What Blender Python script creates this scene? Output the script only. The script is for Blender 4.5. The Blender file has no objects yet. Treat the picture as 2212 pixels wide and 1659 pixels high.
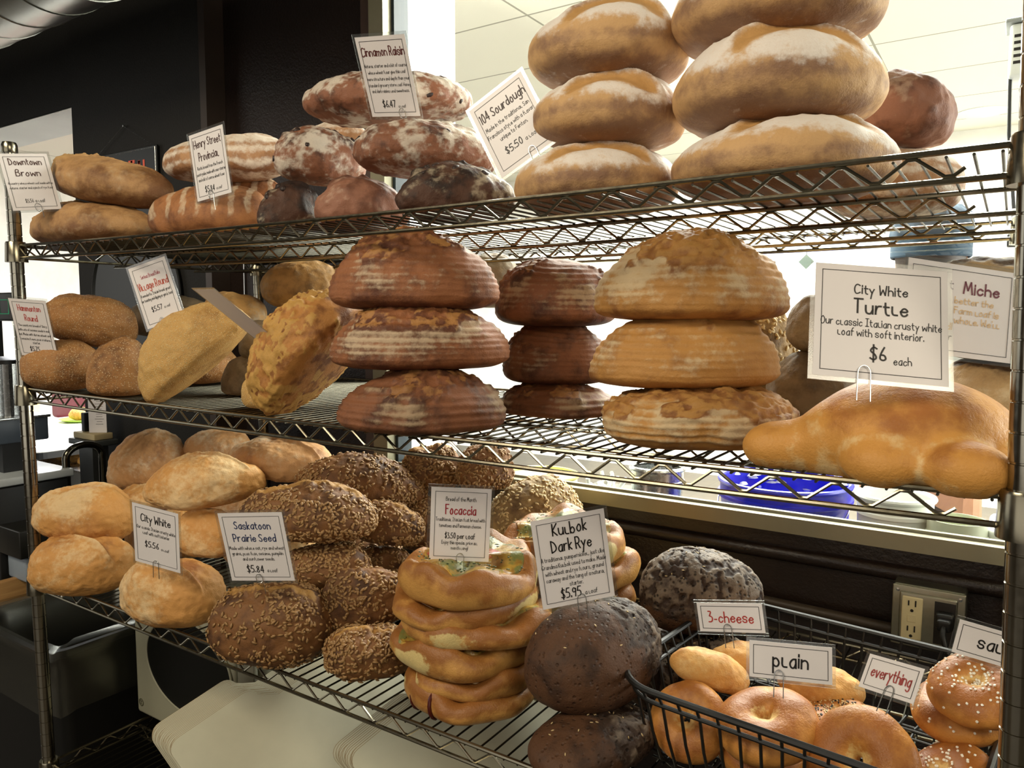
import bpy, bmesh, math, random
import numpy as np
from mathutils import Matrix, Vector
sc = bpy.context.scene
COL = sc.collection
PI = math.pi
R_ = math.radians

# ---------------------------------------------------------------- camera
cam_d = bpy.data.cameras.new('camera'); cam = bpy.data.objects.new('camera', cam_d); COL.objects.link(cam)
cam_d.sensor_fit = 'HORIZONTAL'; cam_d.sensor_width = 36.0; cam_d.lens = 36.0 * 1643.757 / 2212.0
cam_d.clip_start = 0.02; cam_d.clip_end = 60
cr = Vector((0.83600, 0.54872, 0.00306)); cu = Vector((-0.05040, 0.07123, 0.99619)); cf = Vector((-0.54641, 0.83297, -0.08721))
cam.matrix_world = Matrix(((cr.x, cu.x, -cf.x, 1.68291), (cr.y, cu.y, -cf.y, -0.75320), (cr.z, cu.z, -cf.z, 1.07700), (0, 0, 0, 1)))
sc.camera = cam

# ---------------------------------------------------------------- world, exposure
world = bpy.data.worlds.new('world'); sc.world = world; world.use_nodes = True
wb = world.node_tree.nodes['Background']; wb.inputs[0].default_value = (1.0, 0.93, 0.82, 1); wb.inputs[1].default_value = 0.045
sc.view_settings.view_transform = 'Standard'; sc.view_settings.look = 'None'
sc.view_settings.exposure = -0.42; sc.view_settings.gamma = 1.0; sc.view_settings.use_curve_mapping = False

# ---------------------------------------------------------------- large area lights (ceiling lamps of the shop and the kitchen, and added fills)
def area(name, loc, aim, sx, sy, power, col):
    l = bpy.data.lights.new(name, 'AREA'); l.shape = 'RECTANGLE'; l.size = sx; l.size_y = sy; l.energy = power; l.color = col
    o = bpy.data.objects.new(name, l); COL.objects.link(o); o.location = loc
    o.rotation_euler = (Vector(aim) - Vector(loc)).to_track_quat('-Z', 'Y').to_euler(); return o
WARM = (1.0, 0.875, 0.67)
area('shop_ceiling_light', (0.35, -1.75, 2.45), (0.75, 0.2, 0.8), 1.4, 0.7, 52, WARM)
area('shop_ceiling_light', (3.4, -1.3, 2.45), (0.9, 0.2, 0.9), 1.4, 0.7, 34, WARM)
area('front_fill_light', (0.9, -3.9, 1.15), (0.9, 0.0, 0.95), 4.2, 1.9, 34, (1.0, 0.95, 0.87))  # added broad fill from behind the camera, brightens cards and loaf fronts; no window built
area('left_fill_light', (-2.6, -1.2, 1.4), (0.5, 0.1, 0.9), 1.6, 1.4, 10, (1.0, 0.97, 0.9))  # added unseen fill from the left, for the post and that end
area('kitchen_ceiling_light', (0.9, 2.0, 2.36), (0.9, 2.0, 0), 2.2, 1.0, 330, (1.0, 0.98, 0.9))
area('kitchen_ceiling_light', (0.6, 3.9, 2.36), (0.6, 3.9, 0), 3.0, 1.0, 430, (1.0, 0.98, 0.9))
area('kitchen_side_fill', (4.2, 2.6, 1.4), (0.0, 2.0, 1.4), 2.4, 1.6, 200, (1.0, 0.99, 0.95))  # added side lamp, evens out the partition and rims the loaves
area('dining_fill_light', (-2.6, 2.0, 2.3), (-2.6, 2.0, 0), 2.2, 1.6, 270, (0.97, 0.98, 1.0))  # added overhead fill to whiten the dining room, in place of window light

# ================================================================ helpers
def lin(c):
    if isinstance(c, str):
        c = [int(c[i:i + 2], 16) / 255 for i in (0, 2, 4)]
    return tuple((v / 12.92 if v <= 0.04045 else ((v + 0.055) / 1.055) ** 2.4) for v in c) + (1,)

class NT:
    """thin wrapper for building node materials"""
    def __init__(s, name):
        s.m = bpy.data.materials.new(name); s.m.use_nodes = True; s.t = s.m.node_tree
        s.b = s.t.nodes['Principled BSDF']; s.out = s.t.nodes['Material Output']
    def n(s, typ, **kw):
        nd = s.t.nodes.new(typ)
        for k, v in kw.items():
            if k.startswith('i_'): nd.inputs[k[2:].replace('_', ' ')].default_value = v
            else: setattr(nd, k, v)
        return nd
    def l(s, a, b): s.t.links.new(a, b)
    def val(s, x, sock):
        if hasattr(x, 'is_output') or hasattr(x, 'links'): s.l(x, sock)
        else: sock.default_value = x
    def math(s, op, a, b=0.0, c=None, clamp=False):
        nd = s.n('ShaderNodeMath', operation=op); nd.use_clamp = clamp
        s.val(a, nd.inputs[0]); s.val(b, nd.inputs[1])
        if c is not None: s.val(c, nd.inputs[2])
        return nd.outputs[0]
    def mix(s, f, a, b):
        nd = s.n('ShaderNodeMix', data_type='RGBA'); s.val(f, nd.inputs[0]); s.val(a, nd.inputs[6]); s.val(b, nd.inputs[7]); return nd.outputs[2]
    def step(s, x, lo, hi):
        nd = s.n('ShaderNodeMapRange', interpolation_type='SMOOTHSTEP'); s.val(x, nd.inputs[0])
        nd.inputs[1].default_value = lo; nd.inputs[2].default_value = hi; return nd.outputs[0]
    def noise(s, v, scale, detail=3, rough=0.55):
        nd = s.n('ShaderNodeTexNoise'); nd.inputs['Scale'].default_value = scale; nd.inputs['Detail'].default_value = detail
        nd.inputs['Roughness'].default_value = rough; s.l(v, nd.inputs['Vector']); return nd.outputs['Fac']
    def ocoord(s, rnd=True):
        tc = s.n('ShaderNodeTexCoord').outputs['Object']
        if not rnd: return tc
        oi = s.n('ShaderNodeObjectInfo'); m = s.math('MULTIPLY', oi.outputs['Random'], 9.0)
        ad = s.n('ShaderNodeVectorMath', operation='ADD'); s.l(tc, ad.inputs[0]); s.l(m, ad.inputs[1]); return ad.outputs[0]
    def bump(s, h, strength, dist=0.001):
        nd = s.n('ShaderNodeBump'); nd.inputs['Strength'].default_value = strength; nd.inputs['Distance'].default_value = dist
        s.l(h, nd.inputs['Height']); s.l(nd.outputs[0], s.b.inputs['Normal'])
    def base(s, x): s.val(x, s.b.inputs['Base Color'])
    def set(s, **kw):
        for k, v in kw.items(): s.val(v, s.b.inputs[k.replace('_', ' ')])
        return s

def plain(name, col, rough=0.6, metal=0.0, var=0.06, scale=30, bump=0.0, spec=0.5):
    t = NT(name); v = t.ocoord(); f = t.noise(v, scale, 3)
    c = lin(col); lo = tuple(x * (1 - var * 2) for x in c[:3]) + (1,); hi = tuple(min(1, x * (1 + var * 2)) for x in c[:3]) + (1,)
    t.base(t.mix(f, lo, hi)); t.set(Roughness=rough, Metallic=metal, Specular_IOR_Level=spec)
    if bump: t.bump(t.noise(v, scale * 6, 3), bump)
    return t.m

def chrome_mat(name, col='b9b4a2', rough=0.22):
    t = NT(name); v = t.ocoord(); f = t.noise(v, 120, 3); c = lin(col)
    t.base(t.mix(f, tuple(x * .8 for x in c[:3]) + (1,), c)); t.set(Metallic=1.0, Roughness=t.math('ADD', rough - .06, t.math('MULTIPLY', f, .14))); return t.m

def clear_mat(name, tint=(0.96, 0.98, 0.97, 1), gloss=0.12, rough=0.12):
    t = NT(name); tr = t.n('ShaderNodeBsdfTransparent'); tr.inputs[0].default_value = tint
    g = t.n('ShaderNodeBsdfGlossy'); g.inputs['Roughness'].default_value = rough
    fr = t.n('ShaderNodeLayerWeight'); fr.inputs[0].default_value = .5
    mx = t.n('ShaderNodeMixShader'); t.l(t.math('ADD', t.math('MULTIPLY', t.math('POWER', fr.outputs[1], 5.0), .7), gloss * .3), mx.inputs[0]); t.l(tr.outputs[0], mx.inputs[1]); t.l(g.outputs[0], mx.inputs[2])
    t.l(mx.outputs[0], t.out.inputs['Surface']); return t.m

def emit_mat(name, col, s):
    t = NT(name); e = t.n('ShaderNodeEmission'); e.inputs[0].default_value = lin(col); e.inputs[1].default_value = s
    t.l(e.outputs[0], t.out.inputs['Surface']); return t.m

class MB:
    def __init__(s): s.v = []; s.f = []; s.mi = []; s.n = 0
    def add(s, V, F, mat=0):
        o = s.n; V = [tuple(map(float, p)) for p in V]; s.v += V; s.n += len(V)
        for f in F: s.f.append(tuple(i + o for i in f)); s.mi.append(mat)
        return s
    def box(s, c, d, mat=0, rot=None, bev=0.0):
        hx, hy, hz = d[0] / 2, d[1] / 2, d[2] / 2
        if bev <= 0:
            V = [(x, y, z) for x in (-hx, hx) for y in (-hy, hy) for z in (-hz, hz)]
            F = [(0, 1, 3, 2), (4, 6, 7, 5), (0, 4, 5, 1), (2, 3, 7, 6), (0, 2, 6, 4), (1, 5, 7, 3)]
        else:
            bm = bmesh.new(); bmesh.ops.create_cube(bm, size=1); bmesh.ops.scale(bm, vec=d, verts=bm.verts)
            bmesh.ops.bevel(bm, geom=list(bm.edges), offset=min(bev, min(d) * .49), segments=3, affect='EDGES', profile=.5)
            bm.verts.index_update(); V = [tuple(v.co) for v in bm.verts]; F = [tuple(v.index for v in f.verts) for f in bm.faces]; bm.free()
        M = rot.to_3x3() if rot is not None else None
        V = [tuple((M @ Vector(p) if M else Vector(p)) + Vector(c)) for p in V]
        return s.add(V, F, mat)
    def tube(s, pts, r, seg=8, closed=False, mat=0, cap=True):
        pts = [Vector(p) for p in pts]; n = len(pts); rs = r if isinstance(r, (list, tuple)) else [r] * n
        V = []; F = []; up = None
        for i, p in enumerate(pts):
            a = pts[(i - 1) % n] if (closed or i > 0) else p; b = pts[(i + 1) % n] if (closed or i < n - 1) else p
            d = (b - a); d = d.normalized() if d.length > 1e-9 else Vector((0, 0, 1))
            if up is None:
                up = Vector((0, 0, 1)) if abs(d.z) < .9 else Vector((1, 0, 0))
            x = d.cross(up)
            if x.length < 1e-6: x = d.orthogonal()
            x.normalize(); y = x.cross(d).normalized(); up = y
            for k in range(seg):
                t = 2 * PI * k / seg; V.append(tuple(p + rs[i] * (math.cos(t) * x + math.sin(t) * y)))
        m = n if closed else n - 1
        for i in range(m):
            j = (i + 1) % n
            for k in range(seg):
                l = (k + 1) % seg; F.append((i * seg + k, i * seg + l, j * seg + l, j * seg + k))
        if cap and not closed:
            F.append(tuple(range(seg - 1, -1, -1))); F.append(tuple((n - 1) * seg + k for k in range(seg)))
        return s.add(V, F, mat)
    def lathe(s, prof, c=(0, 0, 0), seg=32, mat=0, rot=None, sx=1, sy=1):
        V = []; F = []; M = rot.to_3x3() if rot is not None else None
        for r, z in prof:
            for k in range(seg):
                t = 2 * PI * k / seg; p = Vector((r * math.cos(t) * sx, r * math.sin(t) * sy, z)); V.append(tuple((M @ p if M else p) + Vector(c)))
        for i in range(len(prof) - 1):
            for k in range(seg):
                l = (k + 1) % seg; F.append((i * seg + k, i * seg + l, (i + 1) * seg + l, (i + 1) * seg + k))
        F.append(tuple(range(seg - 1, -1, -1))); F.append(tuple((len(prof) - 1) * seg + k for k in range(seg)))
        return s.add(V, F, mat)
    def prism(s, outline, z0, z1, mat=0, M=None):
        n = len(outline); V = [(x, y, z0) for x, y in outline] + [(x, y, z1) for x, y in outline]
        F = [tuple(range(n - 1, -1, -1)), tuple(range(n, 2 * n))] + [(i, (i + 1) % n, n + (i + 1) % n, n + i) for i in range(n)]
        if M is not None: V = [tuple(M @ Vector(p)) for p in V]
        return s.add(V, F, mat)
    def build(s, name, mats, parent=None, smooth=False, M=None):
        me = bpy.data.meshes.new(name); me.from_pydata(s.v, [], s.f); me.validate(clean_customdata=False)
        mats = mats if isinstance(mats, (list, tuple)) else [mats]
        for m in mats: me.materials.append(m)
        if len(mats) > 1:
            for p, i in zip(me.polygons, s.mi): p.material_index = i
        o = bpy.data.objects.new(name, me); COL.objects.link(o)
        if smooth:
            me.polygons.foreach_set('use_smooth', [True] * len(me.polygons))
            try: me.set_sharp_from_angle(angle=R_(40))
            except Exception: pass
        if parent is not None: o.parent = parent
        if M is not None: o.matrix_local = M
        return o

def thing(name, label, cat, M=None, group=None):
    o = bpy.data.objects.new(name, None); COL.objects.link(o); o.empty_display_size = .03
    if M is not None: o.matrix_world = M if isinstance(M, Matrix) else Matrix.Translation(M)
    return tag(o, label, cat, group)
def tag(o, label, cat, group=None):
    o['label'] = label; o['category'] = cat
    if group: o['group'] = group
    return o
def struct(o): o['kind'] = 'structure'; return o
def T(*p): return Matrix.Translation(p)
def RZ(a): return Matrix.Rotation(R_(a), 4, 'Z')
def rrect(w, h, r, n=4):
    P = []
    for cx, cy, a0 in ((w / 2 - r, h / 2 - r, 0), (-w / 2 + r, h / 2 - r, 90), (-w / 2 + r, -h / 2 + r, 180), (w / 2 - r, -h / 2 + r, 270)):
        for k in range(n + 1):
            a = R_(a0 + 90 * k / n); P.append((cx + r * math.cos(a), cy + r * math.sin(a)))
    return P

# ---------------------------------------------------------------- numpy noise
def _h(ix, iy, iz, s):
    n = (ix * 374761393 + iy * 668265263 + iz * 1274126177 + s * 974634777) & 0xffffffff
    n = ((n ^ (n >> 13)) * 1274126177) & 0xffffffff
    return ((n ^ (n >> 16)) & 0xffff) / 32767.5 - 1.0
def vnoise(P, s):
    I = np.floor(P).astype(np.int64); f = P - I; u = f * f * (3 - 2 * f); r = 0
    for dx in (0, 1):
        for dy in (0, 1):
            for dz in (0, 1):
                w = (u[:, 0] if dx else 1 - u[:, 0]) * (u[:, 1] if dy else 1 - u[:, 1]) * (u[:, 2] if dz else 1 - u[:, 2])
                r = r + w * _h(I[:, 0] + dx, I[:, 1] + dy, I[:, 2] + dz, s)
    return r
def fbm(P, fr, s, oc=3, g=.5):
    a = 1; t = 0; r = 0
    for i in range(oc): r = r + a * vnoise(P * fr + 17.3 * i, s + i); t += a; a *= g; fr *= 2.03
    return r / t
def sst(x, a, b):
    t = np.clip((x - a) / (b - a), 0, 1); return t * t * (3 - 2 * t)

# ================================================================ materials of the place
M_WALL = None
def wall_paint(name, col, bump=.5, rough=.35):
    t = NT(name); v = t.n('ShaderNodeNewGeometry').outputs['Position']; f = t.noise(v, 5, 5); g = t.noise(v, 160, 3)
    c = lin(col); t.base(t.mix(f, tuple(x * .75 for x in c[:3]) + (1,), tuple(x * 1.2 for x in c[:3]) + (1,)))
    t.set(Roughness=rough); t.bump(g, bump, .002); return t.m
M_BROWN = wall_paint('brown_wall_paint', '1f1510')
M_DARK = wall_paint('dark_wall_paint', '12100c', .5, .7)
M_WHITEWALL = wall_paint('white_wall_paint', 'f4f2ea', .15, .6)
M_CREAM = wall_paint('soffit_paint', 'b9bcb6', .2, .5)
M_CHROME = chrome_mat('chrome_wire', '97917e')
M_POST = chrome_mat('chrome_post', 'aaa698', .16)
M_ALU = plain('anodised_aluminium', '8c8872', .38, .35, var=.04)
M_STEEL = chrome_mat('stainless_steel', 'cfd2d2', .25)
M_BLACKPL = plain('black_plastic', '0d0e0d', .45)
M_BLACKWIRE = plain('black_coated_wire', '141412', .38)
M_GLASS = clear_mat('window_glass', (.97, .99, .98, 1), .1, .02)
def ceiling_tile():
    t = NT('ceiling_tile'); v = t.n('ShaderNodeNewGeometry').outputs['Position']
    mp = t.n('ShaderNodeMapping'); mp.inputs['Location'].default_value = (.17, .255, 0); t.l(v, mp.inputs[0])
    br = t.n('ShaderNodeTexBrick', offset=0.0); br.inputs['Scale'].default_value = 1.0; br.inputs['Brick Width'].default_value = 1.22; br.inputs['Row Height'].default_value = .61
    br.inputs['Mortar Size'].default_value = .006; br.inputs['Color1'].default_value = lin('f2f0e2'); br.inputs['Color2'].default_value = lin('efeddf'); br.inputs['Mortar'].default_value = lin('a3a192')
    t.l(mp.outputs[0], br.inputs['Vector']); t.base(br.outputs['Color']); t.set(Roughness=.8); return t.m
def floor_tile():
    t = NT('floor_tile'); v = t.n('ShaderNodeNewGeometry').outputs['Position']; br = t.n('ShaderNodeTexBrick', offset=0.0)
    br.inputs['Scale'].default_value = 1.0; br.inputs['Brick Width'].default_value = .3; br.inputs['Row Height'].default_value = .3; br.inputs['Mortar Size'].default_value = .004
    br.inputs['Color1'].default_value = lin('4a4238'); br.inputs['Color2'].default_value = lin('3f382f'); br.inputs['Mortar'].default_value = lin('2a251f')
    t.l(v, br.inputs['Vector']); t.base(t.mix(t.math('MULTIPLY', t.noise(v, 14, 5), .5), br.outputs['Color'], lin('6d6456'))); t.set(Roughness=.4); return t.m

# ================================================================ the setting
FZ = -0.27                      # floor
YW = 0.66                       # shop-side face of the wall behind the rack
def sbox(name, lo, hi, mat, **k):
    b = MB(); b.box([(lo[i] + hi[i]) / 2 for i in range(3)], [hi[i] - lo[i] for i in range(3)], **k); return struct(b.build(name, mat))
sbox('floor', (-6, -4, FZ - .1), (4.5, 6, FZ), floor_tile())
sbox('ceiling', (-6, .78, 2.4), (4.5, 6, 2.5), ceiling_tile())
b = MB()
b.box((-.185, YW + .06, (FZ + 2.9) / 2), (1.01, .12, 2.9 - FZ))                 # solid panel between opening and window
b.box((2.45, YW + .06, (FZ + .692) / 2), (4.26, .12, .692 - FZ))                 # below the window
b.box((2.45, YW + .06, 2.65), (4.26, .12, .5))
b.tube([(.32, YW - .002, .648), (4.5, YW - .002, .648)], .014, 12)              # rounded edge under the frame
struct(b.build('wall_back', M_BROWN, smooth=True))
b = MB()                                                                        # thicker wall at the left, with the opening
b.box((-.585, YW + .04, (FZ + 2.9) / 2), (.71, .2, 2.9 - FZ))
b.box((-3.0, YW + .05, 2.335), (4.15, .18, 1.13))
struct(b.build('wall_left', M_DARK))
sbox('trim_1', (-.25, YW - .062, FZ), (-.222, YW - .0005, 2.9), plain('dark_trim_paint', '3a302a', .4))
sbox('trim_2', (-3.0, YW - .04, 1.768), (-.942, YW + .15, 1.772), M_CREAM)
sbox('wall_kitchen_back', (-6, 5.6, FZ), (4.5, 5.7, 2.5), M_WHITEWALL)
sbox('wall_kitchen_right', (4.4, .78, FZ), (4.5, 5.6, 2.5), M_WHITEWALL)
sbox('wall_dining_left', (-6, .78, FZ), (-5.9, 5.6, 2.5), M_WHITEWALL)
sbox('wall_partition', (-.36, .7805, FZ), (-.26, 1.78, 2.3995), M_WHITEWALL)
sbox('trim_3', (.32, YW - .012, .70), (.372, YW + .1, 2.42), plain('brown_trim_paint', '4a3a33', .4))
# window: aluminium frame and pane
w = MB(); w.box((2.45, YW - .004, .706), (4.26, .036, .028)); w.box((2.45, YW + .006, .722), (4.26, .010, .006)); w.box((.40, YW + .0, 1.55), (.045, .09, 1.7))
w.box((2.45, YW + .02, 2.40), (4.26, .09, .04)); wf = struct(w.build('window_1', M_ALU))
g = MB(); g.box((2.45, YW + .006, 1.56), (4.2, .006, 1.67)); g.build('window_pane', M_GLASS, wf)
g = MB(); g.box((.425, YW + .01, 1.55), (.012, .05, 1.66)); g.build('window_gasket', plain('black_gasket', '1c2a33', .5), wf)
# front of the shop beyond the camera
sbox('wall_front', (-6, -4.1, FZ), (4.5, -4.0, 2.9), plain('shop_wall_paint', '6b5a48', .6))
sbox('wall_right', (4.4, -4, FZ), (4.5, .66, 2.9), M_BROWN)

# ================================================================ the wire rack
LX, DY = 1.7073, 0.5906
ZT, ZM, ZB, ZL = 1.2191, 0.9286, 0.5315, 0.1275
SAG = {ZT: .0070, ZM: .0054, ZB: .002, ZL: .001}
M_XWIRE = chrome_mat('dulled_wire', '423f36', .34)
def lean(p): return (p[0] - .0229 * (p[2] - .5315), p[1], p[2])
def shelf_z(z0, x):
    u = min(max(x / LX, 0), 1); return z0 - SAG[z0] * 4 * u * (1 - u)
rack = thing('wire_shelving_rack', 'chrome wire shelving rack holding all the bread', 'shelving rack', (0, 0, 0))
def make_post(x, y):
    prof = [(.0127, FZ + .03)]; z = FZ + .06
    while z < 1.40:
        prof += [(.0127, z - .0012), (.0117, z - .0007), (.0117, z + .0007), (.0127, z + .0012)]; z += .0254
    prof += [(.0127, 1.405)]
    m = MB(); m.lathe(prof, (x, y, 0), 20); m.v = [lean(p) for p in m.v]; o = m.build('post', M_POST, rack, smooth=True)
    c = MB(); c.lathe([(.0135, 1.402), (.0145, 1.405), (.0145, 1.418), (.012, 1.424)], (x, y, 0), 20); c.v = [lean(p) for p in c.v]; c.build('post_cap', M_CHROME, o, smooth=True)
    f = MB(); f.lathe([(.018, FZ + .0005), (.018, FZ + .01), (.008, FZ + .014), (.008, FZ + .04)], (x, y, 0), 16); f.v = [lean(p) for p in f.v]; f.build('levelling_foot', M_BLACKPL, o, smooth=True)
for x in (0, LX):
    for y in (0, DY): make_post(x, y)
def truss(m, A, B, z0, zfun, period=.0573):
    """two rails and the bent wire between them, from A to B"""
    A = Vector(A); B = Vector(B); n = 28; d = B - A; L = d.length
    P = [A + d * (i / n) for i in range(n + 1)]
    m.tube([(p.x, p.y, zfun(p.x)) for p in P], .0029, 8); m.tube([(p.x, p.y, zfun(p.x) - .0249) for p in P], .0029, 8)
def zigzag(m, A, B, zfun, period=.0573):
    A = Vector(A); B = Vector(B); d = B - A; L = d.length; k = int((L - .05) / (period / 2)); pts = []
    for i in range(k + 1):
        t = (.0137 + i * period / 2) / L
        for dt in (-.0035, .0035):
            p = A + d * (t + dt / L); up = i % 2 == 0
            pts.append((p.x, p.y, zfun(p.x) - (.0042 if up else .0207)))
    pts.append((pts[-1][0] + d.x / L * .008, pts[-1][1] + d.y / L * .008, pts[-1][2] + (.006 if k % 2 else -.006)))
    m.tube(pts, .0018, 6)
for z0 in (ZT, ZM, ZB, ZL):
    zf = lambda x, z0=z0: shelf_z(z0, x)
    m = MB(); E_ = .012
    for y in (0, DY): truss(m, (E_, y, 0), (LX - E_, y, 0), z0, zf)
    for x in (0, LX): truss(m, (x, E_, 0), (x, DY - E_, 0), z0, zf)
    for y in (.2, .4): truss(m, (.004, y, 0), (LX - .004, y, 0), z0, lambda x, zf=zf: zf(x) - .0075)
    m.v = [lean(p) for p in m.v]; sh = m.build('wire_shelf', M_CHROME, rack, smooth=True)
    for A, B, dz in (((0, 0, 0), (LX, 0, 0), 0), ((0, .2, 0), (LX, .2, 0), .0075), ((0, .4, 0), (LX, .4, 0), .0075), ((0, DY, 0), (LX, DY, 0), 0), ((0, 0, 0), (0, DY, 0), 0), ((LX, 0, 0), (LX, DY, 0), 0)):
        q = MB(); zigzag(q, A, B, lambda x, zf=zf, dz=dz: zf(x) - dz); q.v = [lean(p) for p in q.v]; q.build('zigzag_wire', M_CHROME, sh, smooth=True)
    q = MB(); x = .02
    while x < LX - .01:
        z = zf(x) - .0045; q.tube([(x, .001, z), (x, DY - .001, z)], .0014, 6); x += .0203
    q.v = [lean(p) for p in q.v]; q.build('cross_wires', M_XWIRE, sh, smooth=True)
    for x in (0, LX):
        for y in (0, DY):
            q = MB(); q.lathe([(.0132, -.034), (.0205, -.034), (.0205, -.031), (.0185, .004), (.0172, .007), (.0132, .007)], (x, y, z0), 20); q.v = [lean(p) for p in q.v]; q.build('corner_collar', M_CHROME, sh, smooth=True)

# ================================================================ bread
def bread(name, base, dark, flour, torn, fl=1.0, mott=16, spec=0, grain=.5, seedcol=None, seedscale=0, pits=0, rough=.62):
    """crust: attribute 'crust' holds flour (R), bake (G) and torn crumb (B) of the loaf itself"""
    t = NT(name); v = t.ocoord()
    at = t.n('ShaderNodeAttribute', attribute_name='crust'); sp = t.n('ShaderNodeSeparateColor'); t.l(at.outputs['Color'], sp.inputs[0])
    F, G, B = sp.outputs
    n1 = t.noise(v, mott, 5, .6); n2 = t.noise(v, 95, 4, .65); n3 = t.noise(v, 420, 3, .6); n4 = t.noise(v, 44, 6, .68)
    d = t.step(t.math('ADD', t.math('ADD', G, t.math('MULTIPLY', t.math('SUBTRACT', n1, .5), 1.5)), t.math('MULTIPLY', t.math('SUBTRACT', n4, .5), 1.5)), .08, 1.0)
    c = t.mix(d, lin(base), lin(dark))
    c = t.mix(t.step(t.math('ADD', B, t.math('MULTIPLY', t.math('SUBTRACT', n2, .5), 1.0)), .35, .62), c, t.mix(n2, lin(torn), tuple(x * .66 for x in lin(torn)[:3]) + (1,)))
    ff = t.step(t.math('ADD', t.math('ADD', F, t.math('MULTIPLY', t.math('SUBTRACT', n2, .5), 1.1)), t.math('MULTIPLY', t.math('SUBTRACT', n4, .5), .9)), .30, .95)
    c = t.mix(t.math('MULTIPLY', t.math('MULTIPLY', ff, fl), t.math('ADD', .62, t.math('MULTIPLY', n3, .7)), clamp=True), c, lin(flour))
    c = t.mix(t.math('MULTIPLY', t.math('SUBTRACT', n3, .35), grain, clamp=True), c, t.mix(.5, lin(dark), lin(base)))
    h = t.math('ADD', t.math('MULTIPLY', n2, 1.0), t.math('MULTIPLY', n3, .5))
    if seedcol:
        vo = t.n('ShaderNodeTexVoronoi'); vo.inputs['Scale'].default_value = seedscale; t.l(v, vo.inputs['Vector'])
        m = t.math('SUBTRACT', 1.0, t.step(vo.outputs['Distance'], .22, .42)); wn = t.n('ShaderNodeSeparateColor'); t.l(vo.outputs['Color'], wn.inputs[0])
        m2 = t.math('MULTIPLY', m, t.step(wn.outputs[0], .15, .4))
        c = t.mix(t.math('MULTIPLY', m2, .75), c, t.mix(wn.outputs[1], lin(seedcol), tuple(x * .6 for x in lin(seedcol)[:3]) + (1,)))
        h = t.math('ADD', h, t.math('MULTIPLY', m, 1.6))
    if pits:
        vo = t.n('ShaderNodeTexVoronoi'); vo.inputs['Scale'].default_value = pits; t.l(v, vo.inputs['Vector'])
        m = t.math('SUBTRACT', 1.0, t.step(vo.outputs['Distance'], .12, .34)); h = t.math('SUBTRACT', h, t.math('MULTIPLY', t.math('MULTIPLY', m, B), 7.0))
        c = t.mix(t.math('MULTIPLY', t.math('MULTIPLY', m, B), 1.1, clamp=True), c, tuple(x * .3 for x in lin(dark)[:3]) + (1,))
    t.base(c); t.set(Roughness=rough, Specular_IOR_Level=.35); t.bump(h, .45, .0025); return t.m
BM = {
 'brown': bread('brown_crust', 'b1895a', '6f4a2c', 'cdb894', 'c29a62', .5),
 'henry': bread('provincial_crust', 'a66f42', '633b24', 'd2bd9e', 'b0824f', .8),
 'floury': bread('floury_crust', 'b58a62', '80573a', 'e2d8c8', 'b98a56', .95),
 'raisin': bread('raisin_crust', '87583f', '3d241a', 'd6ccbc', '80523a', .85, 22),
 'raisin_dark': bread('dark_raisin_crust', '4f3324', '20130d', 'b9ab92', '5f3d26', .7, 22),
 'ruddy': bread('ruddy_crust', '946650', '603c2c', 'c9ad95', '98664a', .6),
 'sour': bread('sourdough_crust', 'cfa673', '8c6a52', 'efe8df', 'd0a062', .95, 12, grain=.35),
 'sesame': bread('sesame_crust', 'a0713f', '55361f', 'c4a268', 'b98850', .3, 12, seedcol='d9bb90', seedscale=300),
 'semolina': bread('semolina_crust', 'c49b5a', '8d642f', 'd9c084', 'cfa862', .6, 12, grain=1.0, seedcol='e6cf9a', seedscale=380),
 'grey': bread('grey_floured_crust', 'b58c52', '735836', 'a99e88', 'b98f55', .75, 14),
 'drab': bread('drab_crust', '8a765a', '574732', 'a3967c', '96805a', .6, 14),
 'crag': bread('craggy_crust', 'b07a3e', '74461f', 'c9b08c', 'c99c52', .5, 18),
 'ring': bread('ringed_crust', '96603c', '56301f', 'c8b294', 'b9854c', .9, 16),
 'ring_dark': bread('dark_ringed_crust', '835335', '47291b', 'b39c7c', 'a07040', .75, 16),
 'gold': bread('golden_ringed_crust', 'b98748', '80522c', 'd6c19a', 'bd8c4c', .85, 14),
 'turtle': bread('turtle_crust', 'd0964a', 'a2662e', 'e9d19c', 'efd9a0', .75, 9, grain=.25, rough=.5),
 'miche': bread('miche_crust', 'c4a87c', '463222', 'dfd0ae', 'd2b98e', .85, 20),
 'white': bread('white_loaf_crust', 'c48f4e', '8f592b', 'dfc698', 'c99650', .8, 13, grain=.3),
 'pale': bread('pale_loaf_crust', 'bd8f5e', '85583a', 'd2c0a2', 'c8a27a', .85, 13, grain=.3),
 'seed': bread('seeded_crust', '7a522c', '3f2615', '8a6640', 'b98c4c', .4, 20),
 'seed_pale': bread('pale_seeded_crust', 'a88c5e', '644c32', 'bfa880', 'b3925c', .5, 20),
 'rye': bread('rye_crust', '553823', '2b1a0f', '8e7e6c', '3a2a20', .6, 20, pits=125),
 'focaccia': bread('focaccia_crust', 'c4924e', '8f5c2c', 'e2cc94', 'dfc888', .8, 14, grain=.2, rough=.42),
 'bagel': bread('bagel_crust', 'c98b43', '9c5f29', 'ecd08f', 'ecca84', .75, 11, grain=.2, rough=.42),
 'cheese': bread('cheese_bread_crust', 'cf9c56', 'a86e32', 'ead29c', 'd8ae66', .6, 14, grain=.3),
}
BM['rye_grey'] = BM['rye']
M_SEED = plain('sunflower_seed', '957246', .5, var=.18, scale=200)
M_FLAX = plain('pale_seed', 'c9b080', .5, var=.2, scale=200)
M_RAISIN = plain('raisin', '2a1912', .55, var=.25)
M_POPPY = plain('poppy_seed', '1c1a18', .6); M_SALT = plain('coarse_salt', 'f4efe2', .3)
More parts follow.
